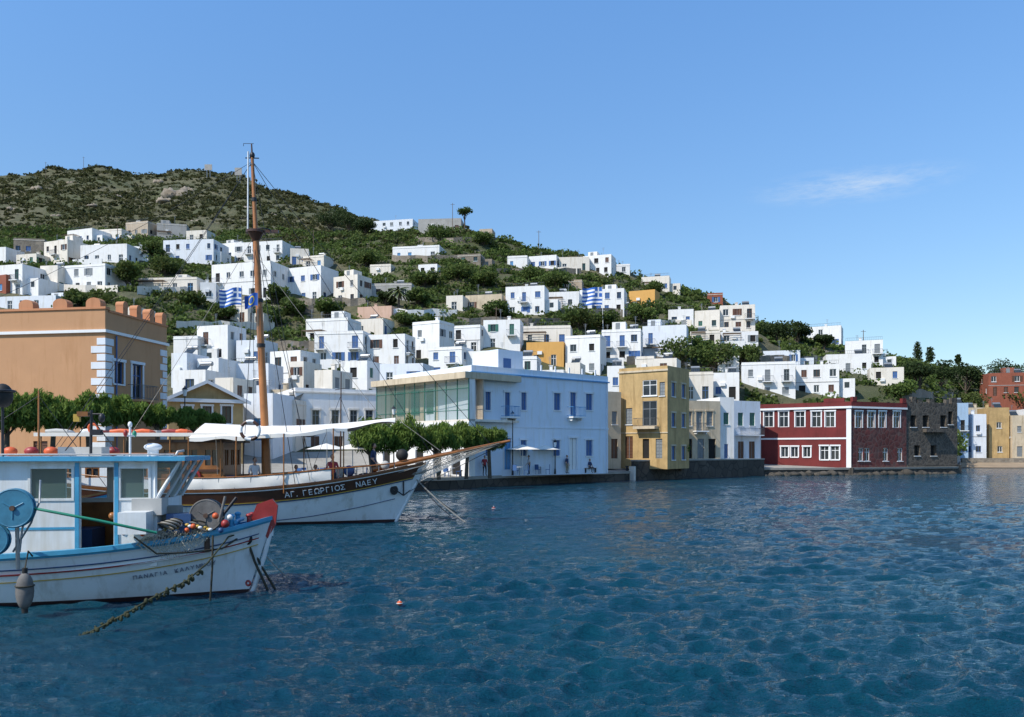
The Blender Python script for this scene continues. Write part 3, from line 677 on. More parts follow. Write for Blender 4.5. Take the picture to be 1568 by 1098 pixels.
# ruin
f=Fac(1388,109.2,1466,113); mb=MB(); ht=f.z(1400,618)-zb
ops=[f.op(a,a+9,636,654,zb,kind='hole',r=.5) for a in (1394,1413,1440)]+[f.op(a,a+9,682,698,zb,kind='hole',r=.5) for a in (1400,1425)]
ops.append(f.op(1452,1459,630,650,zb,kind='hole',r=.5))
shell(mb,f.W,9,ht,{'f':ops},'dstone',.1,roof='dstone')
for i in range(9):
    x=i*f.W/9; hh=random.uniform(.05,.9); mb.ob(O,X,Y,x,x+f.W/9*random.uniform(.5,.98),.02,.5,ht+.101,ht+.1+hh,'dstone')
mb.ob(O,X,Y,f.x(1413),f.x(1445),-.7,-.01,f.z(1430,662)-zb,f.z(1430,657)-zb,'dstone'); mb.ob(O,X,Y,-.1,f.W+.3,-.4,8,-2.5,.3,'qstone')
mb.obj('stone_ruin',(f.A.x,f.A.y,zb),f.yaw)
# raised sea wall
f=Fac(972,86.8,1166,102.4); mb=MB(); 
mb.ob(O,X,Y,0,f.W,-.4,.5,-2,2.05,'qstone'); mb.ob(O,X,Y,-.05,f.W+.05,-.45,.55,2.051,2.2,'concrete'); mb.ob(O,X,Y,-.35,-.05,-.2,.5,-1,1.5,'white2')
mb.obj('stone_seawall',(f.A.x,f.A.y,0),f.yaw)
mb=MB(); rr=random.Random(4)
for i in range(26):
    u_=1170+i*11.5; d_=float(np.interp(u_,R0u,R0d))-.6; x_=(u_-784)/F*d_
    mb.ell((x_,d_,-.05+rr.uniform(-.1,.25)),(rr.uniform(.5,1),rr.uniform(.4,.8),rr.uniform(.3,.6)),'qstone',8,5,deform=lambda d:d*(1+.15*math.sin(d.x*7+d.z*9)))
mb.obj('shore_rocks')
# terrace walls
for (a,b_,y,k,hh) in ((210,300,452,'white2',1.5),(430,560,470,'stone',1.6),(560,700,486,'white',1.4),(600,700,402,'stone',1.6),(700,900,500,'stone',1.5),(640,760,372,'stone',1.3),(760,890,420,'stone',1.3),(1010,1100,500,'white2',1.3),(330,480,480,'stone',1.5),(1110,1260,560,'stone',1.8),(0,180,448,'white2',1.3),(860,990,486,'stone',1.6),(270,420,506,'white2',1.4),(960,1060,560,'stone',1.5),(400,560,540,'stone',1.6),(640,820,606,'white2',2.2),(1380,1470,612,'stone',1.6)):
    mb=MB(); pts=[]
    for u_ in np.linspace(a,b_,12):
        D_=hit(u_,y); x_=(u_-784)/F*D_; pts.append((x_,D_,tz(u_,D_)))
    rows=[[(p[0],p[1],p[2]-2) for p in pts],[(p[0],p[1],p[2]+hh) for p in pts],[(p[0],p[1]+.35,p[2]+hh) for p in pts],[(p[0],p[1]+.35,p[2]-2) for p in pts]]
    mb.grid(rows,k,False); mb.obj('terrace_wall')
# rock outcrops
rocks=[(270,300,30,17),(250,308,24,10),(240,280,12,8),(55,292,16,8),(288,294,16,12),(110,280,12,6),(300,340,12,6),(640,366,8,6),(420,330,10,6),(20,320,12,6),(140,315,12,5),(380,318,10,5),(180,300,9,5),(85,330,10,5)]
for (px,py,wp,hp) in rocks:
    D_=hit(px,py); x_=(px-784)/F*D_; zz=tz(px,D_); mb=MB(); rr=random.Random(px)
    for i in range(7):
        s=wp/F*D_*rr.uniform(.25,.5); ph=rr.random()*6
        mb.ell((x_+rr.uniform(-1,1)*wp/F*D_*.5,D_+rr.uniform(-1,2)*s*.5,zz-.3),(s,s*.8,hp/F*D_*rr.uniform(.3,.7)),'rock',14,9,deform=lambda d:d*(1+.22*math.sin(d.x*6+ph)*math.cos(d.y*5+d.z*7+ph)+.1*math.sin(d.z*14+d.x*11)))
    mb.obj('rock_outcrop'); footprints.append((x_,D_,wp/F*D_*.6))

# ---------------------------------------------------------------- vegetation
tl=[('pine_tree',505,356,38,50,'pine'),('pine_tree',535,358,40,54,'pine'),('pine_tree',560,360,30,40,'pine'),
('bushy_tree',232,400,32,34,'leaf'),('bushy_tree',196,446,55,40,'leaf'),('bushy_tree',252,424,34,56,'leaf'),('bushy_tree',118,470,26,40,'leaf'),
('bushy_tree',408,500,34,60,'leaf'),('bushy_tree',450,488,30,44,'leaf'),('bushy_tree',500,486,28,44,'leaf'),('bushy_tree',420,470,40,34,'leaf'),
('bushy_tree',886,506,38,60,'leaf'),('bushy_tree',925,506,30,44,'leaf'),('bushy_tree',985,500,42,54,'leaf'),('bushy_tree',1040,562,44,66,'leaf'),('bushy_tree',1095,570,44,70,'leaf'),('bushy_tree',1140,566,40,50,'leaf'),
('pine_tree',1190,524,34,60,'pine'),('pine_tree',1222,528,38,44,'pine'),('pine_tree',1262,536,28,30,'pine'),
('pine_tree',1478,606,58,48,'pine'),('pine_tree',1512,610,56,60,'pine'),('pine_tree',1440,596,48,50,'pine'),('pine_tree',1540,582,30,60,'pine'),('pine_tree',1408,600,56,50,'pine'),
('bushy_tree',1480,632,30,60,'leaf'),('bushy_tree',1380,612,30,50,'leaf'),('bushy_tree',1550,625,26,50,'leaf'),('bushy_tree',640,470,30,40,'leaf'),('bushy_tree',850,440,24,50,'leaf'),('bushy_tree',675,372,26,44,'leaf'),('bushy_tree',740,378,26,40,'leaf'),
('pine_tree',590,470,26,30,'pine'),('bushy_tree',1000,452,22,34,'leaf'),('bushy_tree',1075,542,24,40,'leaf'),('bushy_tree',1210,552,22,44,'leaf'),('bushy_tree',620,500,24,40,'leaf'),('bushy_tree',760,486,24,44,'leaf'),('bushy_tree',340,492,26,44,'leaf'),('bushy_tree',290,470,24,40,'leaf'),
('bushy_tree',560,410,26,44,'leaf'),('bushy_tree',700,430,28,50,'leaf'),('bushy_tree',740,440,26,44,'leaf'),('bushy_tree',820,432,22,40,'leaf'),('bushy_tree',650,440,28,44,'leaf')]
for t in tl: tree(*t,leaves=1600,lsize=.42,trunkfrac=.12)
tree('lollipop_tree',712,350,37,24,'leaf',leaves=900,lsize=.35,trunkfrac=.45,nl=6)
def cypress(px,pyb,hpx,wpx):
    D=hit(px,pyb); h=hpx/F*D; w=wpx/F*D; mb=MB(); mb.tube([(0,0,-1),(0,0,h*.9)],.15,'bark',6,.03)
    o=mb.obj('cypress_tree',((px-784)/F*D,D,H+(HZ-pyb)/F*D)); cl=[]
    for i in range(9): z_=h*(.12+.85*i/9); s=w*.5*(1-.75*abs(i/9-.35)**1.2); cl.append(((random.uniform(-.1,.1),random.uniform(-.1,.1),z_),(s,s,h*.09)))
    p,sh=clump_pts(cl,900); foliage('crown',p,.32,sh,'pine',o)
cypress(1405,556,34,14); cypress(1424,556,26,14); cypress(1467,558,16,10)
M['tamleaf']=surf('palm_frond',(.12,.15,.05),.6,.4,4)
def palm(px,pyb,hpx):
    D=hit(px,pyb); h=hpx/F*D; mb=MB(); mb.tube([(0,0,-1),(.1,0,h*.4),(0,0,h*.75)],.25,'bark',8,.18)
    for i in range(26):
        a=i*2.39; el=.9-1.5*(i/26); L=h*.42
        pts=[]
        for j in range(6):
            s=j/5; pts.append(Vector((math.cos(a)*L*s*math.cos(el*(1-s)),math.sin(a)*L*s*math.cos(el*(1-s)),h*.75+L*(math.sin(el)*s-.55*s*s))))
        sd=Vector((-math.sin(a),math.cos(a),0))
        rows=[[p-sd*.3*math.sin(.3+2.6*j/5)-Z*.12 for j,p in enumerate(pts)],pts,[p+sd*.3*math.sin(.3+2.6*j/5)-Z*.12 for j,p in enumerate(pts)]]
        mb.grid(rows,'tamleaf',False)
    mb.obj('palm_tree',((px-784)/F*D,D,H+(HZ-pyb)/F*D))
palm(610,474,40)
def tamarisk(px,D,ytop,ybot,wpx,leaves=8000):
    zb=.98; X_=(px-784)/F*D; ztop=H+(HZ-ytop)/F*D-zb; zc=H+(HZ-ybot)/F*D-zb; w=wpx/F*D
    mb=MB(); rr=random.Random(px); cl=[]
    lean=rr.uniform(-.3,.3)
    mb.tube([(0,0,-.1),(lean*.3,0,max(.3,zc*.5)),(lean,0,max(.6,zc+.4))],.17,'bark',8,.12)
    for i in range(7):
        a=i*.9; ex=Vector((math.cos(a)*w*.33,math.sin(a)*w*.25,zc+(ztop-zc)*.5)); mb.tube([(lean,0,max(.5,zc*.9)),(lean+ex.x*.5,ex.y*.5,max(.7,zc+.3)),ex],.07,'bark',6,.02)
    hc_=(ztop-zc)
    for i in range(17):
        a=i*2.4; q=math.sqrt((i+.5)/17)*w*.40; e=1-.42*(q/(w*.5))**2
        cl.append(((math.cos(a)*q,math.sin(a)*q*.8,zc+hc_*(.46+rr.uniform(-.18,.24))*e+rr.uniform(-.15,.15)),(w*.14*rr.uniform(.8,1.25),w*.14,hc_*rr.uniform(.28,.42)*e)))
    o=mb.obj('tamarisk_tree',(X_,D,zb)); p,sh=clump_pts(cl,leaves); foliage('crown',p,.17,sh,'tam',o,2.0,.9)
for (px,D,yt,ybo,w) in ((570,61,636,692,76),(622,62.5,639,690,72),(672,64,641,690,76),(714,65.5,645,688,60),(750,67,650,686,52),
    (10,44,592,658,96),(78,45.5,592,656,84),(138,47,598,652,66),(194,49,606,650,78),(242,50,616,650,52),(292,55,624,654,56),(326,57,630,654,36)):
    tamarisk(px,D,yt,ybo,w)
tamarisk(1042,91,672,698,30,1800)
def scatter(name,n,dmin,dmax,umin,umax,smin,smax,nleaf,lsize,matk,dens,rs):
    r=np.random.default_rng(rs); P_=[];S_=[]; fp=np.array(footprints); cnt=0; tries=0
    while cnt<n and tries<n*6:
        tries+=1
        u_=r.uniform(umin,umax); rows=rows_at(u_); D_=math.sqrt(r.uniform(dmin**2,dmax**2))
        if D_>rows[6][0]+4 or D_<rows[1][0]+6: continue
        X_=(u_-784)/F*D_
        if r.random()>dens(X_,D_): continue
        dist=np.hypot(fp[:,0]-X_,fp[:,1]-D_)-fp[:,2]
        s=r.uniform(smin,smax)*(1 if r.random()<.85 else 1.6)
        if dist.min()<s*.35: continue
        z_=tz(u_,D_,rows)
        d=r.normal(size=(nleaf,3)); d/=np.linalg.norm(d,axis=1)[:,None]; d[:,2]=np.abs(d[:,2])*.9
        rad=.45+.6*r.random(nleaf)
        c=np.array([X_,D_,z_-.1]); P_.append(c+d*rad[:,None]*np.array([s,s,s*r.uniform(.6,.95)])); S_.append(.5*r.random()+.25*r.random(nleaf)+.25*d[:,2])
        cnt+=1
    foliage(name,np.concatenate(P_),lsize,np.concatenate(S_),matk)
nz=lambda x,y:.5+.5*math.sin(x*.09+y*.05)*math.sin(y*.08-x*.03)
scatter('hillside_shrubs',4900,100,250,-100,1750,.7,2.2,50,.58,'leaf',lambda x,y:(.45+.55*nz(x,y))*(1 if y>150 else .65),5)
scatter('hilltop_scrub',7000,225,450,-250,720,.5,1.8,19,.85,'scrub',lambda x,y:.28+.72*nz(x*.5,y*.5)**1.3,6)

# ---------------------------------------------------------------- BOATS
M['hullw']=surf('hull_white_paint',(.74,.77,.78),.35,.12,1.2,0,.05,5,.38)
M['cabw']=surf('cabin_white_paint',(.76,.78,.78),.4,.14,1.5,0,.08,8,.25)
M['sky']=surf('sky_blue_paint',(.07,.36,.58),.4,.25,3,0,.1,10)
M['navy']=surf('navy_paint',(.03,.08,.20),.4,.2,3)
M['redp']=surf('red_paint',(.33,.028,.025),.45,.3,4)
M['yelp']=surf('yellow_paint',(.55,.36,.06),.45,.2,4)
M['anti']=surf('antifouling',(.05,.018,.016),.7,.4,3)
M['deckp']=surf('deck_paint',(.30,.28,.24),.8,.3,3)
M['varn']=surf('varnished_wood',(.34,.13,.035),.3,.45,2.2,0,.1,15)
M['dwood']=surf('dark_wood',(.085,.034,.017),.4,.3,2.5,0,.1,12)
M['mastw']=surf('mast_wood',(.46,.18,.055),.45,.3,1.5)
M['canvas']=surf('white_canvas',(.80,.76,.69),.9,.12,1.2,0,.3,3)
M['gcanvas']=surf('grey_canvas',(.50,.49,.46),.9,.2,1.5,0,.4,4)
M['rope']=surf('rope',(.36,.33,.28),.9,.3,20)
M['drope']=surf('dark_rope',(.05,.045,.03),.9,.4,20)
M['grope']=surf('weedy_rope',(.05,.055,.022),.9,.5,10)
M['green']=surf('green_paint',(.02,.25,.15),.5,.2,3)
M['fender']=surf('grey_fender',(.17,.16,.15),.8,.4,4)
M['oran']=surf('orange_float',(.70,.12,.03),.5,.25,3)
M['netm']=surf('fishing_net',(.55,.50,.40),.9,.3,6)
M['teal']=surf('teal_paint',(.05,.22,.34),.45,.3,4)
M['black']=surf('black_rubber',(.015,.015,.015),.7,.3,4)
M['lett']=surf('hull_lettering',(.20,.22,.28),.6,.3,8)
class Hull:
    def __init__(s,L,B,sheer,rake,stern=.6,keel=-.6,tm=.42,pw=2.3,rakes=.3):
        s.L,s.B,s.sh,s.rake,s.stern,s.keel,s.tm,s.pw,s.rakes=L,B,sheer,rake,stern,keel,tm,pw,rakes
    def sheer(s,t):
        xs=[p[0] for p in s.sh]; ys=[p[1] for p in s.sh]
        n=len(xs); i=max(0,min(n-2,int(np.searchsorted(xs,t))-1)); 
        def sl(k): k0=max(0,k-1);k1=min(n-1,k+1); return (ys[k1]-ys[k0])/(xs[k1]-xs[k0])
        h=xs[i+1]-xs[i]; q=(t-xs[i])/h; m0,m1=sl(i)*h,sl(i+1)*h
        return (2*q**3-3*q**2+1)*ys[i]+(q**3-2*q*q+q)*m0+(-2*q**3+3*q*q)*ys[i+1]+(q**3-q*q)*m1
    def hb(s,t):
        if t>s.tm: q=(t-s.tm)/(1-s.tm); return s.B/2*max(.012,(1-q**s.pw)**.85)
        q=(s.tm-t)/s.tm; return s.B/2*(1-(1-s.stern)*q**2.2)
    def pt(s,t,z,side=-1,proud=0):
        zs=s.sheer(t); fz=max(0,min(1.1,(z-s.keel)/(zs-s.keel)))
        bow=max(0,(t-.45)/.55); p=.30+.55*bow**1.3+.25*max(0,(.25-t)/.25)
        y=s.hb(t)*fz**p+proud
        w=max(0,(t-.62)/.38)**1.3; x=s.L*t-s.rake*w*(1-z/zs)+ (s.rakes*max(0,(.15-t)/.15)*(1-z/zs))
        if t>.985: y=max(.03,y*.6)+ (0)
        return Vector((x,side*y,z))
    def build(s,mb,bands,cap,deck,strakes,wl=.06,N=48,capw=.14,deckoff=.42,bottom='anti'):
        T=[i/N for i in range(N+1)]
        for side in(-1,1):
            rows=[]
            for t in T:
                zs=s.sheer(t)
                zl=[wl+(zs-wl)*k/10 for k in range(9,0,-1)]+[wl]+[wl-.2,-.3,s.keel]
                rows.append([s.pt(t,q,side) for q in [zs]+zl])
            def kf(a,c): return bottom if c>=10 else bands
            rows_=rows[::-1] if side==-1 else rows
            mb.grid(rows_,bands,True,False,kf)
            for (o0,o1,pr,k,t0,t1) in strakes:
                TT=[t0+(t1-t0)*i/40 for i in range(41)]
                a=[s.pt(t,s.sheer(t)-o0,side,.0) for t in TT]; b_=[s.pt(t,s.sheer(t)-o0,side,pr) for t in TT]
                c=[s.pt(t,s.sheer(t)-o1,side,pr) for t in TT]; d=[s.pt(t,s.sheer(t)-o1,side,0) for t in TT]
                mb.grid([a,b_,c,d] if side==1 else [d,c,b_,a],k,False)
            o_=[s.pt(t,s.sheer(t),side,.05) for t in T]
            def ins(p,w,z): 
                yy=max(0.01,abs(p.y)-w); return Vector((p.x,side*yy,p.z+z))
            c1=[ins(p,0,-.05) for p in o_]; c2=[ins(p,0,.04) for p in o_]; c3=[ins(p,capw+.05,.04) for p in o_]; c4=[ins(p,capw+.05,-.05) for p in o_]; c5=[ins(p,capw+.04,-deckoff) for p in o_]; c6=[Vector((p.x,0,p.z-deckoff+.03)) for p in o_]
            L_=[c1,c2,c3,c4]; mb.grid(L_ if side==1 else L_[::-1],cap,False)
            L_=[c4,c5]; mb.grid(L_ if side==1 else L_[::-1],bands,False)
            L_=[c5,c6]; mb.grid(L_ if side==1 else L_[::-1],deck,False)
        zl=[s.keel,-.2,.2,.6,s.sheer(0)]
        mb.grid([[s.pt(0,z,-1) for z in zl],[s.pt(0,z,1) for z in zl]],bands,False)
def letters(parent,hull,txt,t0,dt,zoff,size,matk,proud=.06):
    t=t0
    for i,ch in enumerate(txt):
        if ch!=' ':
            z=hull.sheer(t)-zoff; p=hull.pt(t,z,-1,proud); p2=hull.pt(t+.014,hull.sheer(t+.014)-zoff,-1,proud)
            pu=hull.pt(t,z+.15,-1,proud)
            ux=(p2-p).normalized(); uz=(pu-p); uz=(uz-ux*uz.dot(ux)).normalized(); n=ux.cross(uz)
            cu_=bpy.data.curves.new('letter','FONT'); cu_.body=ch; cu_.size=size; cu_.extrude=.006; cu_.materials.append(M[matk])
            ob=bpy.data.objects.new('letter',cu_); col.objects.link(ob); ob.parent=parent
            mt=Matrix((ux,uz,n)).transposed().to_4x4(); mt.translation=p; ob.matrix_local=mt
        t+=dt*(.55 if ch in ' I.Ι' else 1)
def sag(a,b_,s,n=14):
    a=Vector(a);b_=Vector(b_); return [a.lerp(b_,i/n)-Z*s*4*(i/n)*(1-i/n) for i in range(n+1)]

# ---- fishing boat
yf=math.radians(8); bow=Vector((-5.45,18.35,0)); Lf=9.0
org=bow-Vector((math.cos(yf),math.sin(yf),0))*Lf
fb=empty('fishing_boat',org,yf); Rf=Matrix.Translation(org)@Matrix.Rotation(yf,4,'Z'); Ri=Rf.inverted()
def LF(px,py,D): return Ri@P(px,py,D)
hf=Hull(Lf,2.9,[(0,1.15),(.3,1.05),(.55,1.12),(.75,1.27),(.9,1.47),(1,1.68)],.55,.62,-.5,.42,2.5)
mb=MB()
hf.build(mb,'hullw','sky','deckp',[(.0,.10,.03,'sky',0,1),(.30,.325,.03,'navy',0,.99),(.40,.43,.035,'redp',0,.99),(.56,.58,.03,'yelp',0,.985),(.115,.13,.025,'cabw',0,.99)])
mb.obj('hull',parent=fb)
mb=MB()
rows=[]
for (x,z,w) in ((Lf-.50,1.62,.05),(Lf-.36,1.98,.05),(Lf-.02,2.10,.06),(Lf+.10,1.95,.06),(Lf+.05,1.5,.06),(Lf-.12,1.2,.05)):
    rows.append([(x,-w,z),(x,w,z)])
mb.grid(rows,'redp',False); mb.q([r[0] for r in rows],'redp'); mb.q([r[1] for r in rows][::-1],'redp')
mb.tube([(Lf-.02,0,1.5),(Lf-.2,0,.8),(Lf-.42,0,.1),(Lf-.62,0,-.4)],.055,'hullw',6)
for x,k in ((8.15,'sky'),(7.75,'redp'),(8.5,'redp')):
    for sy in(-.35,.35):
        mb.tube([(x,sy*(1 if x<8.3 else .55),1.2),(x,sy*(1 if x<8.3 else .55),1.72)],.055,k,8); mb.ell((x,sy*(1 if x<8.3 else .55),1.74),(.08,.08,.05),k,8,5)
mb.tube([(8.25,-.42,1.62),(8.25,.42,1.62)],.045,'sky',6)
rws=[]
for t in np.linspace(.74,.985,10):
    z=hf.sheer(t)-.10; p=hf.pt(t,z,-1); rws.append([(p.x,p.y+.12,z),(p.x,0,z+.05),(p.x,-p.y-.12,z)])
mb.grid(rws,'sky',True)
mb.box((7.3,.1,1.42),(.9,1.1,.5),'cabw'); mb.box((7.3,.1,1.70),(1.0,1.2,.06),'sky')
mb.obj('foredeck',parent=fb)
mb=MB(); cy0=-.98; zc0=.75; zr=2.98
def cabop(a,b_,z0,z1,**k): return dict(x0=a-1.0,x1=b_-1.0,z0=z0-zc0,z1=z1-zc0,kind='open',r=.06,sill=False,**k)
ops=[cabop(2.2,3.1,2.2,2.82),cabop(4.25,5.05,2.2,2.82),cabop(5.22,5.88,.85,2.85),cabop(6.02,6.58,2.2,2.82)]
wall(mb,(1.0,cy0,zc0),X,5.75,zr-zc0,ops,'cabw')
wall(mb,(6.75,-cy0,zc0),-X,5.75,zr-zc0,[dict(x0=6.75-b_,x1=6.75-a,z0=c-zc0,z1=d-zc0,kind='open',r=.06,sill=False) for a,b_,c,d in ((4.2,5.1,2.1,2.8),(5.9,6.5,2.1,2.8))],'cabw')
wall(mb,(1,-cy0,zc0),-Y,1.96,zr-zc0,[],'cabw')
mb.q([(1.05,cy0+.07,zc0),(5.2,cy0+.07,zc0),(5.2,cy0+.07,2.15),(1.05,cy0+.07,2.15)],'cabw'); mb.q([(1.05,-cy0-.07,zc0),(6.7,-cy0-.07,zc0),(6.7,-cy0-.07,2.0),(1.05,-cy0-.07,2.0)],'varn')
mb.q([(1,cy0,zc0+.02),(6.7,cy0,zc0+.02),(6.7,-cy0,zc0+.02),(1,-cy0,zc0+.02)],'interior')
zs_=2.15
for sy in(-1,1):
    y=sy*.98
    def bar(a,b_,w=.035): mb.tube([a,b_],w,'cabw',4)
    bar((6.72,y,zs_),(7.22,y,zr)); bar((6.72,y,2.2),(6.72,y,zr))
    mb.q([(6.76,sy*.97,2.25),(7.16,sy*.97,zr-.04),(6.76,sy*.97,zr-.04)],'gglass')
mb.q([(6.75,-.98,zc0),(6.75,.98,zc0),(6.75,.98,zs_),(6.75,-.98,zs_)],'cabw')
for a in (-.98,-.33,.33,.98): mb.tube([(6.75,a,zs_),(7.22,a,zr)],.035,'cabw',4)
for a in (-.95,-.30,.36): mb.q([(6.77,a,zs_+.05),(6.77,a+.6,zs_+.05),(7.18,a+.6,zr-.03),(7.18,a,zr-.03)],'gglass')
mb.ob(O,X,Y,.7,7.32,-1.12,1.12,zr+.001,zr+.09,'cabw'); mb.ob(O,X,Y,.66,7.36,-1.16,-1.121,zr+.0,zr+.10,'sky'); mb.ob(O,X,Y,.66,7.36,1.121,1.16,zr+.0,zr+.10,'sky'); mb.ob(O,X,Y,7.321,7.36,-1.12,1.12,zr,zr+.10,'sky')
for a,b_,c,d in ((4.25,5.05,2.2,2.82),(6.02,6.58,2.2,2.82),(2.2,3.1,2.2,2.82)):
    for q in ((a-.05,a,c-.05,d+.05),(b_,b_+.05,c-.05,d+.05),(a,b_,c-.05,c),(a,b_,d,d+.05)): mb.ob(O,X,-Y,q[0],q[1],.983,1.0,q[2],q[3],'cabw')
    mb.q([(a,cy0+.03,c),(b_,cy0+.03,c),(b_,cy0+.03,d),(a,cy0+.03,d)],'gglass')
mb.ob(O,X,-Y,5.12,5.2,.983,1.01,.8,2.95,'sky'); mb.ob(O,X,-Y,5.9,5.98,.983,1.01,.8,2.95,'sky')
mb.ob(O,X,-Y,1.0,5.1,.983,.995,1.55,1.60,'sky')
mb.torus((6.35,.1,1.9),(1,0,.2),.28,.02,'dwood'); mb.box((4.7,.4,1.2),(.8,.8,.5),'navy'); mb.box((6.2,.5,1.5),(.6,.7,1.0),'varn')
mb.tube([(5.9,0,zr+.09),(5.9,0,zr+.75)],.025,'cabw',8); mb.tube([(5.9,-.3,zr+.55),(5.9,.3,zr+.55)],.018,'cabw',6); mb.ell((5.9,-.3,zr+.6),(.05,.05,.08),'redp',8,6); mb.ell((5.9,.3,zr+.6),(.05,.05,.08),'green',8,6)
mb.ell((5.9,0,zr+.8),(.05,.05,.07),'frame_w',8,6)
mb.tube([(6.3,.3,zr+.09),(6.3,.3,zr+.3)],.12,'cabw',14); mb.ell((6.3,.3,zr+.3),(.2,.2,.09),'cabw',14,6)
p=LF(4,606,17.0); mb.tube([(p.x,p.y,zr+.05),(p.x,p.y,p.z+.25)],.03,'dmetal',8); mb.ell(p,(.2,.2,.26),'black',14,10); mb.ell(p+Z*.1,(.26,.26,.05),'dmetal',14,6)
mb.tube([LF(140,628,17.2),LF(139,697,17.2)],.03,'dmetal',6); mb.box(LF(128,634,17.2),(.22,.15,.10),'varn'); mb.box(LF(118,640,17.2),(.12,.1,.16),'yelp'); mb.box(LF(148,662,17.2),(.2,.15,.12),'dmetal')
mb.tube([LF(118,634,17.2),LF(158,634,17.2)],.018,'dmetal',6); mb.ell(LF(156,640,17.2),(.07,.07,.1),'dmetal',8,6); mb.tube([LF(140,640,17.2),LF(100,690,17.2)],.012,'dmetal',5); mb.tube([LF(140,640,17.2),LF(178,690,17.2)],.012,'dmetal',5)
mb.box((4.9,.1,zr+.2),(.9,.5,.2),'gcanvas'); mb.tube([(3.2,.5,zr+.12),(6.9,.5,zr+.15)],.03,'varn',6); mb.tube([(2,-1.0,zr+.14),(7.1,-1.0,zr+.14)],.018,'metal',6)
for x in(2,3.7,5.4,7.1): mb.tube([(x,-1.0,zr+.09),(x,-1.0,zr+.14)],.015,'metal',5)
mb.tube([(7.1,-.9,zr+.1),(7.15,-.9,zr+.2),(7.25,-.8,zr+.22)],.03,'metal',6)
for i in range(7): mb.ell((2.6+.45*i,.75+.1*math.sin(i),zr+.2),(.16,.12,.11),'oran' if i%2 else 'redp',9,6)
mb.obj('wheelhouse',parent=fb)
mb=MB()
def drum(c,R,w,k1,k2,ax=Y):
    c=Vector(c)
    mb.tube([c-ax*w/2,c+ax*w/2],R*.45,k2,16)
    for s in(-1,1):
        cc=c+ax*s*w/2; mb.tube([cc-ax*.015,cc+ax*.015],R,k1,28); mb.torus(cc,ax,R,.022,k1,28,6)
    mb.tube([c-ax*(w/2+.06),c+ax*(w/2+.06)],.05,'rust',10)
    for i in range(3):
        a=i*math.pi*2/3+.5; cc=c-ax*(w/2+.018); mb.tube([cc,cc+Vector((math.cos(a)*R*.6,0,math.sin(a)*R*.6))],.012,k1,5)
drum((7.72,-.75,1.80),.33,.22,'fender','dmetal'); mb.tube([(7.72,-.75,1.0),(7.72,-.75,1.8)],.06,'rust',8); mb.tube([(7.72,-.45,1.2),(7.72,-.6,1.8)],.045,'rust',8)
p=LF(22,778,15.45); drum(p,.36,.10,'teal','navy'); mb.tube([p+Vector((0,.1,0)),(p.x,p.y+.15,.9)],.04,'metal',8)
p=LF(-12,826,15.4); drum(p,.30,.12,'teal','teal')
mb.tube([LF(-60,755,15.6),LF(60,780,15.5),LF(150,797,15.7),LF(240,816,16.2)],.028,'green',8)
mb.tube([LF(20,845,15.6),LF(48,800,15.6),LF(60,770,15.7),LF(62,735,15.8)],.02,'metal',6)
mb.tube([LF(30,845,15.6),LF(34,810,15.6),LF(48,770,15.7)],.02,'metal',6)
p=LF(208,800,16.7); mb.box(p,(.55,.5,.45),'cabw'); p=LF(230,775,17.2); mb.box(p,(.6,.5,.35),'gcanvas')
p=LF(278,800,17.4); mb.box(p,(.5,.5,.4),'navy'); p=LF(262,785,17.6); mb.box(p,(.4,.4,.3),'deckp')
for i in range(9): mb.torus(LF(255+i*3,806-i*1.5,16.6+.1*i),(.3,.4,1),.17-.01*i,.018,'rope' if i%2 else 'drope',18,5)
for (px,py,k,s) in ((190,815,'redp',.07),(172,790,'varn',.08),(330,790,'oran',.07),(345,802,'redp',.09),(352,792,'frame_w',.06),(296,806,'oran',.06),(286,812,'oran',.055),(338,812,'navy',.06),(218,818,'oran',.05)):
    mb.ell(LF(px,py,17.0),(s,s,s),k,8,6)
mb.tube([LF(345,760,17.3),LF(335,800,17.2)],.03,'fender',8); mb.tube([LF(362,762,17.5),LF(340,790,17.4)],.035,'dmetal',8)
mb.obj('deck_gear',parent=fb)
mb=MB(); nu,nv=34,22
rows=[]
for i in range(nu):
    r_=[]
    for j in range(nv):
        s=i/(nu-1); t=j/(nv-1); x=6.45+s*1.3+.05*math.sin(j*1.3)
        tt=x/Lf; hb=hf.hb(tt); 
        y=-hb+.5-t*.62; z=hf.sheer(tt)+.06+.34*math.exp(-((s-.55)/.3)**2)*math.exp(-((t-.3)/.35)**2)+.03*math.sin(i*2.1+j)+.02*math.sin(j*2.7)
        if t>.75: z-= (t-.75)*1.5*(.3+.9*max(0,math.sin(s*3.1))); y=-hb-.06-.03*math.sin(i*1.7)
        r_.append((x,y,z))
    rows.append(r_)
mb.grid(rows,'netm',False); no=mb.obj('fishing_net',parent=fb); w_=no.modifiers.new('w','WIREFRAME'); w_.thickness=.013; w_.use_replace=True
mb=MB()
for i in range(16): mb.ell((6.8+.07*i,-.95+.1*math.sin(i*2),hf.sheer(.78)+.18+.12*math.sin(i*.2)+.03*math.cos(i*3)),(.05,.035,.035),'yelp' if i%3 else 'frame_w',7,5)
for i in range(5): mb.torus((7.0+.14*i,-.75,hf.sheer(.78)+.22+.03*i),(.2,.3,1),.2,.018,'rope' if i%2 else 'drope',18,5)
mb.obj('net_pile',parent=fb)
mb=MB(); p=LF(38,905,15.35)
mb.ell(p,(.16,.15,.36),'fender',14,10); mb.tube([p+Z*.34,p+Z*.44],.05,'black',8); mb.tube([p-Z*.34,p-Z*.42],.06,'black',8)
mb.tube([p+Z*.42,p+Z*.75+Vector((.02,.1,0)),Vector((p.x+.03,p.y+.25,1.15))],.018,'drope',6); mb.torus(p+Z*.1,Z,.16,.015,'drope',16,5)
mb.obj('fender',parent=fb)
mb=MB()
b0=LF(350,822,17.6)
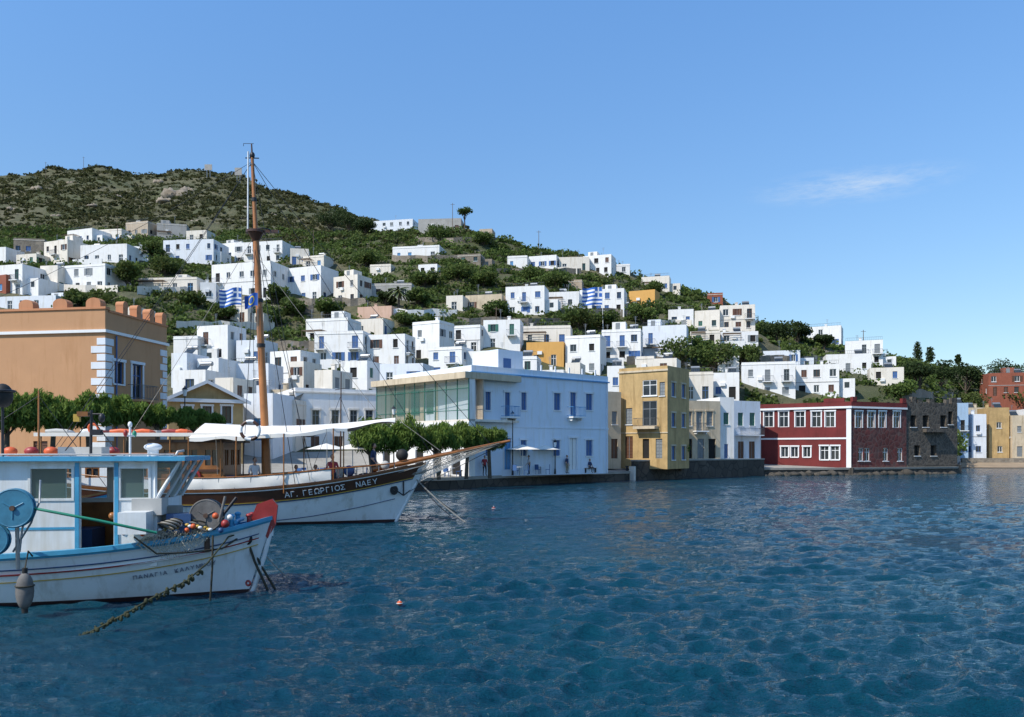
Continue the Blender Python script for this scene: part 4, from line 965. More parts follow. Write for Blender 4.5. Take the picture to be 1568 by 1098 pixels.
def thick(pts,r,k,seed=0):
    rr=random.Random(seed); out=[]
    for a,b_ in zip(pts,pts[1:]):
        for j in range(5): out.append(a.lerp(b_,j/5))
    out.append(pts[-1]); mb.tube(out,r,k,6)
    for q in out[12:]:
        for _ in range(3): mb.ell(q+Vector((rr.uniform(-.05,.05),rr.uniform(-.04,.04),rr.uniform(-.07,.02))),(.025+.02*rr.random(),.025,.02+rr.random()*.04),k,5,4)
thick([LF(380,812,18.2),b0,LF(318,862,16.6),LF(285,890,15.4),LF(240,912,14.6),LF(195,938,14.0),LF(150,962,14.2),LF(100,985,13.9)],.018,'grope',2)
mb.tube([LF(326,820,17.2),LF(325,870,17.1),LF(322,920,17.2)],.022,'drope',6)
mb.tube([LF(375,815,18.1),LF(390,860,18.1),LF(412,908,18.3)],.03,'drope',6); mb.tube([LF(375,818,18.2),LF(402,870,18.3),LF(425,908,18.5)],.03,'drope',6)
mb.tube(sag(LF(378,815,18.2),LF(476,910,20),.15),.012,'rope',5)
mb.tube([LF(378,815,18.2),LF(340,840,17.3),LF(290,846,16.9),LF(240,848,16.4),LF(205,822,16.2)],.02,'drope',6)
mb.torus(LF(376,825,18.05),(.2,1,0),.12,.04,'black',16,6); mb.torus(LF(380,893,18.0),(.3,1,0),.05,.025,'redp',14,6)
mb.obj('mooring_ropes',parent=fb)
letters(fb,hf,'ΠΑΝΑΓΙΑ  ΚΑΛΥΜΝΟΥ',.70,.0125,.76,.13,'lett',.02)

# ---- caique
yc=math.radians(3); Lc=17.0; bowc=Vector((-3.85,36.2,0)); orgc=bowc-Vector((math.cos(yc),math.sin(yc),0))*Lc
cq=empty('wooden_caique',orgc,yc); Rc=Matrix.Translation(orgc)@Matrix.Rotation(yc,4,'Z'); Rci=Rc.inverted()
def LC(px,py,D): return Rci@P(px,py,D)
hc=Hull(Lc,4.3,[(0,2.0),(.25,1.6),(.5,1.55),(.7,1.78),(.85,2.15),(.94,2.45),(1,2.65)],1.4,.55,-.9,.42,2.6,1.0)
mb=MB()
hc.build(mb,'hullw','dwood','varn',[(.0,.10,.06,'varn',0,1),(.14,.60,.035,'dwood',.0,.985),(.60,.64,.06,'yelp',0,.985),(.10,.14,.05,'frame_w',0,.985),(.64,.69,.05,'navy',0,.985),(1.45,1.48,.03,'navy',.3,.96)],wl=.12,capw=.2,deckoff=.5)
mb.tube([hc.pt(1,2.75,1),hc.pt(1,2.0,1),hc.pt(1,1,1),hc.pt(1,.2,1),hc.pt(1,-.5,1)],.09,'hullw',8)
p=hc.pt(.945,1.45,-1,.03); 
rows=[[p+Vector((math.cos(a)*.17*s,-.03-.02*(1-s)+.08*math.cos(a)*s,math.sin(a)*.22*s)) for a in np.linspace(0,6.283,17)] for s in (1,.6,.05)]
mb.grid(rows,'black')
mb.obj('hull',parent=cq)
letters(cq,hc,'ΑΓ. ΓΕΩΡΓΙΟΣ   ΝΑΕΥ',.655,.0145,.50,.34,'frame_w',.085)
mb=MB()
for side in(-1,1):
    TT=[.42+.5*i/26 for i in range(27)]
    top=[hc.pt(t,hc.sheer(t),side)+Z*(.52-.25*max(0,(t-.75)/.17)) for t in TT]; mb.tube(top,.035,'varn',6)
    for i in range(0,27,2): mb.tube([hc.pt(TT[i],hc.sheer(TT[i]),side),top[i]],.02,'metal',5)
    a=[p-Z*.02 for p in top[:19]]; b_=[hc.pt(t,hc.sheer(t),side,.02)+Z*.02+Vector((0,.03*math.sin(i*1.9)*side,0)) for i,t in enumerate(TT[:19])]
    mid=[(x+y)/2+Vector((0,side*(.04+.05*math.sin(i*1.3)),0)) for i,(x,y) in enumerate(zip(a,b_))]
    mb.grid([a,mid,b_],'canvas',True)
    a=[hc.pt(t,hc.sheer(t),side)+Z*.02 for t in np.linspace(0,.42,12)]; mb.tube([p+Z*.45 for p in a],.03,'varn',6)
    for p in a[::2]: mb.tube([p,p+Z*.45],.02,'varn',5)
mb.obj('rails',parent=cq)
mb=MB()
zd=1.15; x0,x1=5.6,8.4; topz=3.55
ops=[dict(x0=.25+.86*i,x1=.90+.86*i,z0=1.35,z1=2.15,kind='win',fr='varn',r=.06,sill=False) for i in range(3)]
wall(mb,(x0,-1.35,zd),X,x1-x0,topz-zd,ops,'varn'); wall(mb,(x1,-1.35,zd),Y,2.7,topz-zd,[dict(x0=.2+.85*i,x1=.8+.85*i,z0=1.35,z1=2.15,kind='win',fr='varn',r=.06,sill=False) for i in range(3)],'varn')
wall(mb,(x1,1.35,zd),-X,x1-x0,topz-zd,[],'varn'); wall(mb,(x0,1.35,zd),-Y,2.7,topz-zd,[],'varn')
mb.ob(O,X,Y,x0-.3,x1+.35,-1.55,1.55,topz+.001,topz+.12,'dwood'); mb.ob(O,X,Y,x0,x1,-1.40,-1.355,zd+1.15,zd+1.25,'dwood')
mb.torus((7.2,-1.43,zd+.9),(0,1,0),.26,.07,'redp',20,8)
wall(mb,(1.2,-1.5,zd),X,4.38,1.75,[dict(x0=.5+1.0*i,x1=1.1+1.0*i,z0=.9,z1=1.35,kind='win',fr='varn',r=.06,sill=False) for i in range(4)],'cabw'); wall(mb,(1.2,1.5,zd),-Y,3,1.75,[],'cabw'); wall(mb,(5.58,-1.5,zd),Y,3,1.75,[],'cabw')
mb.ob(O,X,Y,1.0,5.58,-1.7,1.7,2.901,3.0,'cabw')
mb.ob(O,X,Y,.8,8.6,-1.75,1.75,3.85,3.91,'canvas'); mb.ob(O,X,Y,.75,8.65,-1.8,-1.751,3.80,3.95,'canvas')
for x in(1,2.6,4.4,6.3,8.4):
    for y in(-1.7,1.7): mb.tube([(x,y,1.5),(x,y,3.85)],.03,'varn',6)
for i,(px,w,k) in enumerate(((95,.9,'gcanvas'),(140,.5,'cabw'),(190,.9,'oran'),(222,.6,'oran'),(262,.6,'redp'),(280,.5,'oran'))):
    p=LC(px,656,35); mb.tube([(p.x-w/2,-.8,4.02),(p.x,-.85,4.06),(p.x+w/2,-.8,4.03)],.09,k,10); mb.ell((p.x,-.2,4.0),(w*.5,.4,.12),k,12,6)
mb.torus((LC(150,645,35).x,-.9,4.15),(0,1,.2),.2,.05,'oran',18,6)
mb.box((4.5,.4,4.0),(1.2,.8,.2),'gcanvas'); mb.box((2.4,.2,4.0),(.8,.7,.2),'redp')
mb.obj('deckhouse',parent=cq)
mb=MB(); rows=[]
xa,xb=7.2,15.6
for i in range(31):
    s=i/30; x=xa+(xb-xa)*s; ridge=4.42-.22*math.sin(s*math.pi)+.26*s; hw=2.05*(1-max(0,(s-.42)/.58)**1.5)+.05
    r_=[]
    for j in range(13):
        t=(j/12-.5)*2; scal=.10*abs(math.sin(s*math.pi*4))*abs(t)
        r_.append((x,t*hw,ridge-.72*abs(t)**1.15*(1-.7*s)+scal-.04*math.sin(s*26+t)*abs(t)))
    rows.append(r_)
mb.grid(rows,'canvas',True)
e0=[r[0] for r in rows[:24]]
mb.grid([e0,[(p[0],p[1]-.01,p[2]-.14-.04*math.sin(i*1.1)) for i,p in enumerate(e0)]],'canvas',True)
for s in (0,7,14,21):
    for e in(0,12): q=Vector(rows[s][e]); mb.tube([(q.x,q.y,1.4),q],.03,'varn',6)
mb.tube([(rows[30][6][0],0,rows[30][6][2]),(17.6,0,3.2)],.012,'rope',5)
for s in (4,12,20): q=Vector(rows[s][0]); mb.tube([q,(q.x+.1,q.y-.1,2.2)],.008,'rope',4)
mb.obj('awning',parent=cq)
mb=MB(); mD=36.1
mb0=LC(413,720,mD); mb0=Vector((mb0.x,0,1.0)); mt_=LC(388,224,mD); mt_=Vector((mt_.x,0,mt_.z)); 
def mpt(z): k=(z-mb0.z)/(mt_.z-mb0.z); return mb0.lerp(mt_,k)
zn=H+(HZ-360)/F*mD; 
mb.tube([mb0,mpt((mb0.z+zn)/2),mpt(zn)],.185,'mastw',14,.135); mb.tube([mpt(zn),mpt(zn+1.8),mpt(zn+3.4)],.10,'mastw',12,.07); mb.tube([mpt(zn+3.4),mt_],.045,'dwood',8,.03)
c=mpt(zn+.05); mb.tube([c-Z*.05,c+Z*.06],.42,'dwood',20); mb.torus(c+Z*.1+Vector((.35,0,0)),Z,.30,.03,'dmetal',20,6); mb.ob(c,X,Y,-.25,1.0,-.08,.08,-.02,.1,'dwood')
mb.tube([c-Z*.45,c-Z*.05],.12,'dwood',10,.34)
q=mpt(zn+3.35); mb.tube([q-Vector((.3,0,0)),q+Vector((.3,0,0))],.025,'dmetal',6); mb.ell(q+Z*.12,(.12,.1,.16),'dmetal',10,6); mb.ell(q-Z*.3,(.1,.08,.1),'fender',8,6)
mb.tube([mt_-Vector((.35,0,-.0)),mt_+Vector((.1,0,0))],.012,'dmetal',5); mb.tube([mt_-Vector((.35,0,0)),mt_-Vector((.35,0,.12))],.012,'dmetal',5)
mb.tube([mpt(zn)+Vector((-.32,-.1,0)),mpt(zn+3.6)+Vector((-.14,-.1,0))],.035,'cabw',6)
for z_ in (zn-3,zn-5,zn+1.5): p=mpt(z_); mb.tube([p-Z*.08,p+Z*.08],.19 if z_<zn else .11,'dmetal',12)
for i in range(7): p=mpt(zn-.3-.5*i); mb.tube([p-Vector((.17,.05,0)),p+Vector((.17,-.05,0))],.018,'dmetal',5)
mb.obj('mast',parent=cq)
mb=MB()
tp=mpt(zn+3.2)
for e in ((19.9,0,3.45),(17.3,0,2.9),(.2,0,2.6),(-.2,1,2.4)): mb.tube(sag(tp,e,.15,6),.012,'dmetal',4)
for e in ((11.6,-2.1,1.8),(9.4,-2.1,1.7),(11.6,2.1,1.8),(9.4,2.1,1.7)): mb.tube([mpt(zn-.1),e],.014,'dmetal',4)
for e in ((12.2,-2.0,1.9),(8.8,2.1,1.7)): mb.tube([tp,e],.010,'dmetal',4)
mb.tube(sag(mpt(zn),(4,0,3.95),.1,6),.011,'rope',4); mb.tube(sag(mpt(zn-1),(15.4,0,4.2),.1,6),.011,'rope',4)
mb.tube(sag(tp,(-14,2,6.0),1.0,10),.010,'dmetal',4)
mb.obj('rigging',parent=cq)
mb=MB(); s0=Vector((14.6,0,2.35)); s1=Rci@P(781,675,36.5); s1.y=0
mb.tube([s0,s0.lerp(s1,.5),s1],.12,'varn',12,.06)
bw=Vector((16.9,0,2.2))
for k in np.linspace(.45,1,7): mb.tube([s0.lerp(s1,k),hc.pt(.93+.07*0,1.9,-1).lerp(bw,k*.9)],.012,'rope',4); mb.tube([s0.lerp(s1,k),hc.pt(.93,1.9,1).lerp(bw,k*.9)],.012,'rope',4)
for side in(-1,1):
    q0=hc.pt(.93,2.2,side); 
    for zz in (0,.25,.5): mb.tube([q0+Z*(.5-zz)+Vector((0,0,0)),s1-Vector((0.1,0,.0))],.018 if zz==0 else .011,'rope' if zz else 'varn',5)
    mb.tube([hc.pt(.985,1.3,side),s1],.014,'dmetal',5)
rows=[]
for i in range(20):
    k=i/19; a=s0.lerp(s1,.42+.5*k)-Z*.05; b_=Vector((16.6+2.2*k,-.25*(1-k),1.75+1.15*k)); rows.append([a.lerp(b_,j/9) for j in range(10)])
mb.obj('bowsprit',parent=cq)
mb=MB(); mb.grid(rows,'gcanvas',False); no=mb.obj('bowsprit_net',parent=cq); w_=no.modifiers.new('w','WIREFRAME'); w_.thickness=.025
mb=MB()
a0=hc.pt(.99,1.9,-1)
for (e,k,r_) in ((P(722,806,36.0),'rope',.03),(P(700,786,37.5),'drope',.022),(P(690,790,36),'dmetal',.02)):
    e=Rci@e; e.z=max(e.z,-.2); mb.tube(sag(a0+Vector((.1,0,0)),e,.12),r_,k,5)
mb.ell(Rci@P(720,806,36),(.12,.12,.07),'frame_w',8,5)
p=hc.pt(.97,1.55,-1,.12); mb.tube([p+Z*.5,p-Z*.35],.035,'dmetal',8); mb.tube([p-Z*.35,p+Vector((-.3,-.02,-.12))],.03,'dmetal',6); mb.tube([p-Z*.35,p+Vector((.3,0,-.12))],.03,'dmetal',6)
p=LC(383,659,33.5); mb.torus(p,(0,1,0),.38,.07,'dwood',26,8,kf=lambda a,c:'dwood' if (a//3)%2 else 'frame_w')
mb.tube([p+Z*.38,p+Vector((0,.3,.45))],.01,'rope',4)
for (x,y,z,r_,k) in ((15.9,0,3.0,.28,'black'),(15.2,-.5,2.55,.2,'gcanvas'),(13.6,-.4,2.3,.25,'navy'),(12.6,.5,2.1,.3,'redp')):
    mb.ell((x,y,z),(r_,r_*.8,r_),k,12,8)
mb.tube([(14.2,-.5,1.9),(14.2,.5,1.9)],.16,'rust',12); 
for y in(-.5,0,.5): mb.tube([(14.2,y-.04,1.9),(14.2,y+.04,1.9)],.3,'dmetal',18)
for i in range(2): mb.tube([(10.2+i*2.1,.9,1.1),(10.2+i*2.1,.9,1.55)],.05,'varn',6)
mb.box((11.2,.9,1.62),(3.0,.8,.07),'varn'); mb.box((11.2,1.5,1.45),(3.4,.35,.07),'varn')
mb.tube([(9.6,1.5,1.1),(9.6,1.5,1.42)],.05,'varn',6); mb.tube([(12.7,1.5,1.1),(12.7,1.5,1.42)],.05,'varn',6)
for i in range(8):
    rr=random.Random(i+40); mb.box((8.6+i*.55,rr.uniform(-1.3,-.6),1.7+.25*rr.random()),(.35,.3,.4),rr.choice(['navy','cabw','varn','gcanvas','sky','oran']),rr.random())
mb.obj('bow_gear',parent=cq)
def flagmesh(name,w,h,loc,yaw,kind,parent,sag_=.25):
    me_m,nt,b=newmat(name+'_cloth')
    uv=nt.nodes.new('ShaderNodeUVMap'); sep=nt.nodes.new('ShaderNodeSeparateXYZ'); nt.links.new(uv.outputs[0],sep.inputs[0])
    def mth(op,a,b_=None):
        n=nt.nodes.new('ShaderNodeMath'); n.operation=op
        for i,v in enumerate((a,b_)):
            if v is None: continue
            if isinstance(v,(int,float)): n.inputs[i].default_value=v
            else: nt.links.new(v,n.inputs[i])
        return n.outputs[0]
    x,y=sep.outputs[0],sep.outputs[1]
    if kind=='greek':
        st=mth('SUBTRACT',1.0,mth('LESS_THAN',mth('MODULO',mth('MULTIPLY',y,4.5),1.0),.5))
        can=mth('MULTIPLY',mth('LESS_THAN',x,.37),mth('GREATER_THAN',y,.444))
        cr=mth('MAXIMUM',mth('LESS_THAN',mth('ABSOLUTE',mth('SUBTRACT',x,.185)),.037),mth('LESS_THAN',mth('ABSOLUTE',mth('SUBTRACT',y,.722)),.055))
        fac=mth('ADD',mth('MULTIPLY',can,cr),mth('MULTIPLY',mth('SUBTRACT',1.0,can),st))
        c=mixrgb(nt,fac,(.03,.13,.45),(.8,.8,.8))
    else:
        rd=mth('SQRT',mth('ADD',mth('POWER',mth('MULTIPLY',mth('SUBTRACT',x,.5),1.5),2.0),mth('POWER',mth('SUBTRACT',y,.5),2.0)))
        ring=mth('LESS_THAN',mth('ABSOLUTE',mth('SUBTRACT',rd,.3)),.045); c=mixrgb(nt,ring,(.02,.10,.42),(.8,.6,.05))
    nt.links.new(c,b.inputs['Base Color']); b.inputs['Roughness'].default_value=.8
    me=bpy.data.meshes.new(name); V=[];Fc=[];UV=[]; nx,ny=20,9
    for i in range(nx+1):
        for j in range(ny+1):
            s=i/nx;t=j/ny; V.append((-w*s*.93,.13*math.sin(s*9+t*1.5)*s*w,h*(t-1)-sag_*w*s*s*.6+.03*math.sin(s*7)))
            UV.append((s,t))
    for i in range(nx):
        for j in range(ny): Fc.append((i*(ny+1)+j,(i+1)*(ny+1)+j,(i+1)*(ny+1)+j+1,i*(ny+1)+j+1))
    me.from_pydata(V,[],Fc); ul=me.uv_layers.new(name='UVMap')
    for l in me.loops: ul.data[l.index].uv=UV[l.vertex_index]
    for p in me.polygons: p.use_smooth=True
    me.materials.append(me_m); o=bpy.data.objects.new(name,me); col.objects.link(o); o.location=loc; o.rotation_euler=(0,0,yaw)
    if parent: o.parent=parent
    return o
fp=LC(370,441,35.2); flagmesh('greek_flag',1.0,.75,fp,.1,'greek',cq)
fp2=LC(395,449,35.0); flagmesh('blue_pennant',.6,.55,fp2,.1,'eu',cq,.5)
mb=MB(); mb.tube([fp+Z*.1,fp-Z*2.5],.012,'rope',4); mb.tube([fp2+Z*.1,fp2-Z*2.5],.012,'rope',4); mb.obj('flag_halyards',parent=cq)
# flagpole ashore with its flag
Df=hit(924,504)-5; pb=P(924,506,Df); pt_=P(922,440,Df)
fo=empty('flagpole',pb); mb=MB(); mb.tube([-Z*3,(pt_-pb)+Z*.3],.07,'frame_w',8,.04); mb.ell((pt_-pb)+Z*.35,(.12,.12,.12),'yelp',8,6)
mb.obj('pole',parent=fo); flagmesh('greek_flag_cloth',4.3,3.4,pt_-pb,.1,'greek',fo,.15)
mb=MB(); p=P(521,640,45); mb.tube([(p.x,p.y,.2),(p.x+.05,p.y,H+(HZ-570)/F*45)],.05,'dwood',8,.03); mb.tube([(p.x-.3,p.y,6.6),(p.x+.3,p.y,6.7)],.02,'dmetal',5); 
mb.tube([(p.x,p.y,6.2),(p.x+1.8,p.y,1.5)],.012,'dmetal',4); mb.tube([(p.x,p.y,6.2),(p.x-1.8,p.y,1.5)],.012,'dmetal',4); mb.obj('boat_mast')
hb2=Hull(8,2.6,[(0,1.1),(.3,.95),(.6,1.05),(.85,1.35),(1,1.6)],.5,.6,-.4)
bt=empty('moored_fishing_boat',(-23.5,29.5,0),math.radians(14)); mb=MB()
hb2.build(mb,'sky','varn','deckp',[(.0,.1,.03,'redp',0,1)],N=24)
mb.ob(O,X,Y,2,4.6,-.8,.8,.7,2.5,'varn'); mb.ob(O,X,Y,1.8,4.9,-.95,.95,2.501,2.6,'cabw')
for i in range(3): mb.ob(O,X,Y,2.2+.8*i,2.75+.8*i,-.82,-.803,1.7,2.3,'glass')
mb.tube([(5.5,0,.6),(5.5,0,5.5)],.06,'mastw',8,.03); mb.tube([(5.5,0,5.3),(8,0,1.6)],.012,'dmetal',4); mb.tube([(5.5,0,5.3),(0,0,1.2)],.012,'dmetal',4)
mb.obj('hull',parent=bt)

# buoys
for (px,py,k,s) in ((756,779,'redp',.11),(612,925,'oran',.06)):
    D_=H*F/(py-HZ); mb=MB(); mb.ell((0,0,.02),(s,s,s*.8),k,12,8); mb.tube([(0,0,s*.7),(0,0,s*1.5)],s*.2,'frame_w',6); mb.torus((0,0,.02),Z,s,s*.12,'frame_w',16,5); mb.obj('mooring_buoy',((px-784)/F*D_,D_,0))
def lamp(px,D,ytop):
    h=H+(HZ-ytop)/F*D-.98; mb=MB()
    mb.tube([(0,0,0),(0,0,.5)],.11,'dmetal',10,.08); mb.tube([(0,0,.5),(0,0,h-.7)],.055,'dmetal',8,.04)
    mb.torus((0,0,h-.7),Z,.06,.03,'dmetal',12,6)
    mb.tube([(0,0,h-.65),(0,0,h-.2)],.10,'frame_w',6,.17); mb.tube([(0,0,h-.2),(0,0,h-.05)],.22,'dmetal',6,.08); mb.ell((0,0,h),(.05,.05,.07),'dmetal',6,5)
    mb.obj('street_lamp',((px-784)/F*D,D,.98))
for a in ((283,55.5,592),(603,63,622),(785,72.2,630),(850,76,674),(985,90.5,640)): lamp(*a)
for (px,yb_,yt_) in ((693,350,311),(70,270,248),(128,262,240),(825,384,353),(1322,528,505),(480,378,352),(640,600,560),(760,500,470),(1090,470,452),(180,372,345)):
    D_=hit(px,yb_+4); b0=P(px,yb_,D_); hh=(yb_-yt_)/F*D_; mb=MB(); mb.tube([(0,0,-1),(0,0,hh)],.11,'pole',6,.07); mb.tube([(-.6,0,hh-.4),(.6,0,hh-.4)],.05,'pole',5); mb.obj('utility_pole',b0)
for (px,yb_,yt_) in ((317,268,252),(363,278,257)):
    D_=hit(px,yb_+2); b0=P(px,yb_,D_); hh=(yb_-yt_)/F*D_; mb=MB(); mb.tube([(0,0,-2),(0,0,hh*.6)],.14,'metal',6); mb.tube([(1.5,0,-2),(1.5,0,hh*.6)],.14,'metal',6); mb.box((.7,-.2,hh*.72),(3.6,.25,hh*.55),'grey'); mb.obj('relay_panel',b0)
for u_ in (705,760,830,905,960):
    D_=float(np.interp(u_,R0u,R0d))+.5; mb=MB(); mb.tube([(0,0,0),(0,0,.45)],.13,'dmetal',10,.11); mb.tube([(0,0,.45),(0,0,.55)],.19,'dmetal',10); mb.obj('bollard',((u_-784)/F*D_,D_,.985))
def bench(px,D,z=1.0):
    mb=MB()
    for x in(-.7,.7): mb.box((x,0,.22),(.06,.4,.44),'dmetal'); mb.box((x,.2,.6),(.05,.05,.5),'dmetal')
    for i in range(4): mb.box((0,-.16+.1*i,.455),(1.6,.08,.03),'varn')
    for i in range(3): mb.box((0,.23,.58+.12*i),(1.6,.03,.09),'varn')
    mb.obj('park_bench',((px-784)/F*D,D,z),.7)
bench(903,79.4,1.02)
bd=MB(); bd.tube([(0,0,0),(0,0,2.5)],.04,'frame_w',6)
for i in range(8):
    a=i*math.pi/4;b_=(i+1)*math.pi/4; bd.q([(0,0,2.75),(1.6*math.cos(a),1.6*math.sin(a),2.3),(1.6*math.cos(b_),1.6*math.sin(b_),2.3)],'canvas')
su=bd.obj('sun_umbrella',((800-784)/F*72.8,72.8,1.0))
for (px,D_) in ((833,75.5),(500,60.5),(540,61.5)):
    o2=su.copy(); col.objects.link(o2); o2.location=((px-784)/F*D_,D_,1.0)
for (px,D_) in ((795,71.8),(828,74.6),(505,60),(545,61),(470,59.5),(650,66.2),(690,67.8)):
    mb=MB(); mb.tube([(0,0,0),(0,0,.72)],.03,'dmetal',6); mb.tube([(0,0,.72),(0,0,.75)],.38,'frame_w',14)
    for a in (0,2.1,4.2):
        cx_,cy_=math.cos(a)*.65,math.sin(a)*.65; mb.box((cx_,cy_,.45),(.4,.4,.04),'shut_blue',a)
        mb.box((cx_*1.28,cy_*1.28,.7),(.04,.38,.45),'shut_blue',a)
        for sx in(-.16,.16):
            for sy in(-.16,.16): mb.tube([(cx_+sx,cy_+sy,0),(cx_+sx,cy_+sy,.45)],.015,'shut_blue',4)
    mb.obj('cafe_table',((px-784)/F*D_,D_,1.0))

# ---------------------------------------------------------------- people
M['skin']=surf('skin',(.50,.28,.19),.6,.1,5); M['hair']=surf('hair',(.04,.025,.015),.7,.3,30)
M['sh_w']=surf('shirt_white',(.7,.7,.72),.9,.1,5); M['sh_r']=surf('shirt_red',(.4,.04,.05),.9,.2,5); M['sh_n']=surf('shirt_navy',(.03,.05,.12),.9,.2,5); M['tr_d']=surf('trousers_dark',(.03,.035,.05),.9,.2,5); M['tr_k']=surf('trousers_khaki',(.30,.24,.15),.9,.2,5)
def person(name,loc,yaw,pose,sh,tr,parent=None):
    if pose=='sit':
        J=dict(pel=(0,0,.52),sp=(0,.03,.72),ch=(0,.0,.95),nk=(0,-.02,1.10),hd=(0,-.03,1.18),hl=(-.1,0,.50),kl=(-.13,-.44,.50),al=(-.13,-.42,.09),tl=(-.13,-.60,.04),hr=(.1,0,.50),kr=(.13,-.44,.52),ar=(.14,-.46,.09),tr=(.15,-.64,.04),sl=(-.18,0,1.02),el=(-.24,-.05,.76),wl=(-.14,-.27,.62),sr=(.18,0,1.02),er=(.25,-.06,.77),wr=(.13,-.27,.63))
    else:
        J=dict(pel=(0,0,.95),sp=(0,.01,1.1),ch=(0,0,1.32),nk=(0,-.01,1.47),hd=(0,-.02,1.56),hl=(-.1,0,.90),kl=(-.11,-.03,.50),al=(-.12,.03,.09),tl=(-.13,-.15,.04),hr=(.1,0,.90),kr=(.12,-.05,.50),ar=(.13,0,.09),tr=(.14,-.18,.04),sl=(-.19,0,1.40),el=(-.25,.02,1.12),wl=(-.22,-.16,.93),sr=(.19,0,1.40),er=(.26,.03,1.12),wr=(.25,-.1,.87))
    E=[('pel','sp',sh),('sp','ch',sh),('ch','nk',sh),('nk','hd','skin'),('pel','hl',tr),('hl','kl',tr),('kl','al',tr),('al','tl','black'),('pel','hr',tr),('hr','kr',tr),('kr','ar',tr),('ar','tr','black'),('ch','sl',sh),('sl','el',sh),('el','wl','skin'),('ch','sr',sh),('sr','er',sh),('er','wr','skin')]
    Rr=dict(pel=.135,sp=.12,ch=.145,nk=.06,hd=.055,hl=.095,kl=.06,al=.045,tl=.035,hr=.095,kr=.06,ar=.045,tr=.035,sl=.062,el=.045,wl=.03,sr=.062,er=.045,wr=.03)
    names=list(J); me=bpy.data.meshes.new('sk'); me.from_pydata([J[n] for n in names],[(names.index(a),names.index(b_)) for a,b_,_ in E],[])
    ob=bpy.data.objects.new('sk',me); col.objects.link(ob); ob.modifiers.new('s','SKIN'); s=ob.modifiers.new('ss','SUBSURF'); s.levels=1; s.render_levels=1
    for i,n in enumerate(names): v=me.skin_vertices[0].data[i]; v.radius=(Rr[n],Rr[n]); v.use_root=(n=='pel')
    dg=bpy.context.evaluated_depsgraph_get(); dg.update(); nm=bpy.data.meshes.new_from_object(ob.evaluated_get(dg)); bpy.data.objects.remove(ob)
    mk=['skin',sh,tr,'black']; nm.materials.clear()
    for k in mk: nm.materials.append(M[k])
    segs=[(Vector(J[a]),Vector(J[b_]),k) for a,b_,k in E]
    for p in nm.polygons:
        c=p.center; best=None
        for a,b_,k in segs:
            t=max(0,min(1,(c-a).dot(b_-a)/(b_-a).length_squared)); d=(c-a.lerp(b_,t)).length
            if best is None or d<best[0]: best=(d,k)
        p.material_index=mk.index(best[1]); p.use_smooth=True
    body=bpy.data.objects.new(name,nm); col.objects.link(body); body.location=loc; body.rotation_euler=(0,0,yaw)
    mb=MB(); h=Vector(J['hd'])+Vector((0,-.015,.10))
    mb.ell(h,(.075,.092,.115),'skin',16,12,deform=lambda d:Vector((d.x*(1-.18*max(0,-d.z)),d.y,d.z)))
    mb.ell(h+Vector((0,.018,.022)),(.083,.092,.108),'hair',16,10,deform=lambda d:Vector((d.x,d.y if d.y>-.55 else -.55,d.z if d.z>-.4 or d.y>.3 else -.1)))
    mb.ell(h+Vector((0,-.095,-.015)),(.013,.02,.022),'skin',6,5); mb.ell(h+Vector((0,-.086,-.055)),(.025,.008,.008),'sh_r',6,4)
    for s_ in(-1,1):
        mb.ell(h+Vector((s_*.03,-.084,.008)),(.012,.008,.008),'black',6,4); mb.ell(h+Vector((s_*.078,.0,-.01)),(.012,.02,.03),'skin',6,5)
        e=Vector(J['el' if s_<0 else 'er']); w_=Vector(J['wl' if s_<0 else 'wr']); dr=(w_-e).normalized(); sd=dr.cross(Vector((0,1,0))).normalized(); 
        pc=w_+dr*.05; mb.ell(pc,(.038,.028,.045),'skin',8,6)
        for i in range(4):
            b1=pc+dr*.03+sd*(.03-.02*i); L=(.07,.085,.08,.06)[i]; mb.tube([b1,b1+dr*L*.6,b1+dr*L*.9-Z*L*.35],.009,'skin',5,.007)
        mb.tube([pc-dr*.02+sd*.03*s_,pc+sd*.06*s_+dr*.02,pc+sd*.06*s_+dr*.05],.011,'skin',5,.009)
    mb.obj('head_and_hands',parent=body)
person('seated_person',Rc@Vector((11.0,.9,1.15)),.3,'sit','sh_r','tr_d'); person('seated_person',Rc@Vector((11.9,.9,1.15)),-.2,'sit','sh_n','tr_k')
person('standing_person',Rc@Vector((9.6,-.9,1.12)),.8,'stand','sh_w','tr_k'); person('standing_person',Rc@Vector((14.6,.2,1.75)),1.4,'stand','sh_n','tr_d'); person('standing_person',Rc@Vector((12.9,-.6,1.25)),.2,'stand','sh_r','tr_d')
person('seated_person',((903-784)/F*79.3,79.3,1.0),.7,'sit','sh_n','tr_d')
person('standing_person',((742-784)/F*70.3,70.3,1.0),.4,'stand','sh_r','tr_d')
person('standing_person',((810-784)/F*73.5,73.5,1.0),-1.2,'stand','sh_w','tr_d')
person('standing_person',((868-784)/F*77.0,77.0,1.0),1.0,'stand','sh_n','tr_k')

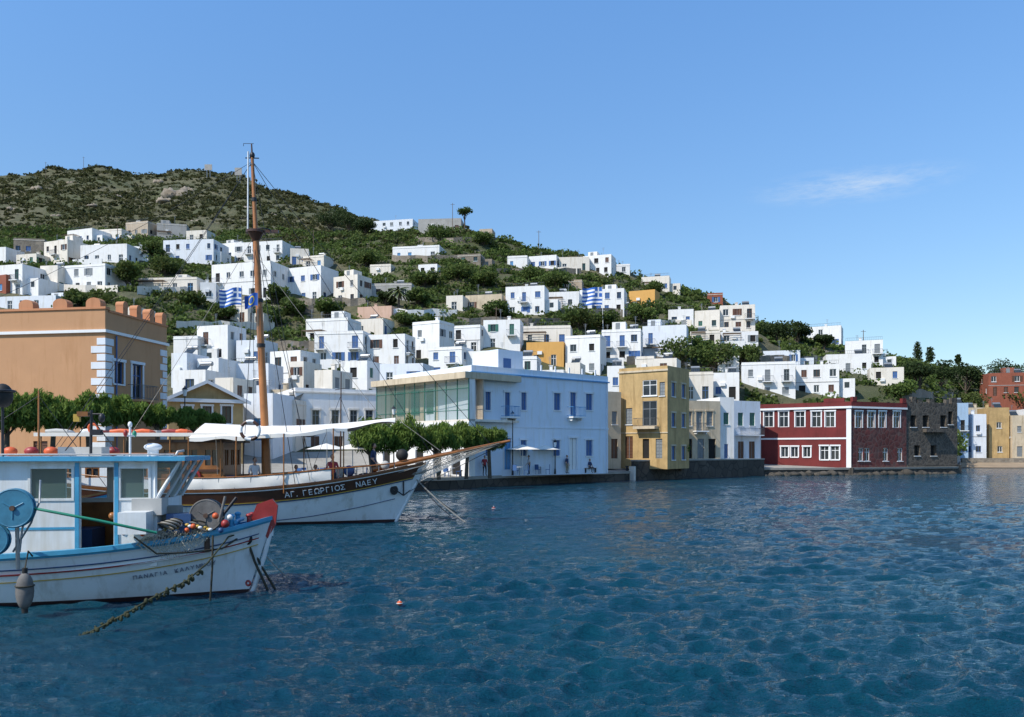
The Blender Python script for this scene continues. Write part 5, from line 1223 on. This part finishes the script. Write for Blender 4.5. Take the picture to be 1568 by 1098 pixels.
# ---------------------------------------------------------------- world, sun, camera
se=math.radians(47); az=Vector((-.80,-.60,0)).normalized()
w=bpy.data.worlds.new('World'); scene.world=w; w.use_nodes=True; nt=w.node_tree; bg=nt.nodes['Background']
sky=nt.nodes.new('ShaderNodeTexSky'); sky.sky_type='NISHITA'; sky.sun_disc=False; sky.sun_elevation=se; sky.sun_rotation=math.atan2(az.x,az.y)
sky.air_density=1.0; sky.dust_density=.2; sky.ozone_density=1.6; sky.altitude=0
tc=nt.nodes.new('ShaderNodeTexCoord')
def wn(t,**k):
    n=nt.nodes.new(t); 
    for a,b_ in k.items(): setattr(n,a,b_)
    return n
sp_=wn('ShaderNodeSeparateXYZ'); nt.links.new(tc.outputs['Generated'],sp_.inputs[0])
tint=ramp(nt,sp_.outputs[2],0.0,.50,(.80,.80,.76),(1.02,1.44,1.74))
skc=mixrgb(nt,1.0,sky.outputs[0],tint,'MULTIPLY')
cdir=Vector(((1310-784)/F,1,(HZ-283)/F)).normalized(); 
sub_=wn('ShaderNodeVectorMath',operation='SUBTRACT'); nt.links.new(tc.outputs['Generated'],sub_.inputs[0]); sub_.inputs[1].default_value=cdir
mp=wn('ShaderNodeMapping'); mp.inputs['Scale'].default_value=(8,8,46); mp.inputs['Rotation'].default_value=(0,math.radians(6),0); nt.links.new(sub_.outputs[0],mp.inputs[0])
ln=wn('ShaderNodeVectorMath',operation='LENGTH'); nt.links.new(mp.outputs[0],ln.inputs[0])
mk=ramp(nt,ln.outputs['Value'],.1,1.0,(1,1,1),(0,0,0))
nn=noise(nt,14,8,.75,vec=tc.outputs['Generated'],mscale=(1,1,5)); nr2=ramp(nt,nn,.42,.70)
mu=wn('ShaderNodeMath',operation='MULTIPLY'); nt.links.new(mk,mu.inputs[0]); nt.links.new(nr2,mu.inputs[1])
mu2=wn('ShaderNodeMath',operation='MULTIPLY'); nt.links.new(mu.outputs[0],mu2.inputs[0]); mu2.inputs[1].default_value=.55
cc=mixrgb(nt,mu2.outputs[0],skc,(5.4,6.0,6.6))
nt.links.new(cc,bg.inputs[0]); bg.inputs[1].default_value=.14
sl=bpy.data.lights.new('sun','SUN'); sl.energy=5.0; sl.angle=math.radians(.5); sl.color=(1,.94,.84)
so=bpy.data.objects.new('sun',sl); col.objects.link(so)
dv=Vector((az.x*math.cos(se),az.y*math.cos(se),math.sin(se))); so.rotation_euler=dv.to_track_quat('Z','Y').to_euler()
cam=bpy.data.cameras.new('camera'); co=bpy.data.objects.new('camera',cam); col.objects.link(co); co.location=(0,0,H); co.rotation_euler=(math.radians(90),0,0)
cam.sensor_width=36; cam.lens=F/1568*36; cam.shift_y=(HZ-549)/1568; cam.clip_end=6000; scene.camera=co
scene.view_settings.view_transform='Standard'; scene.view_settings.look='None'; scene.view_settings.exposure=0
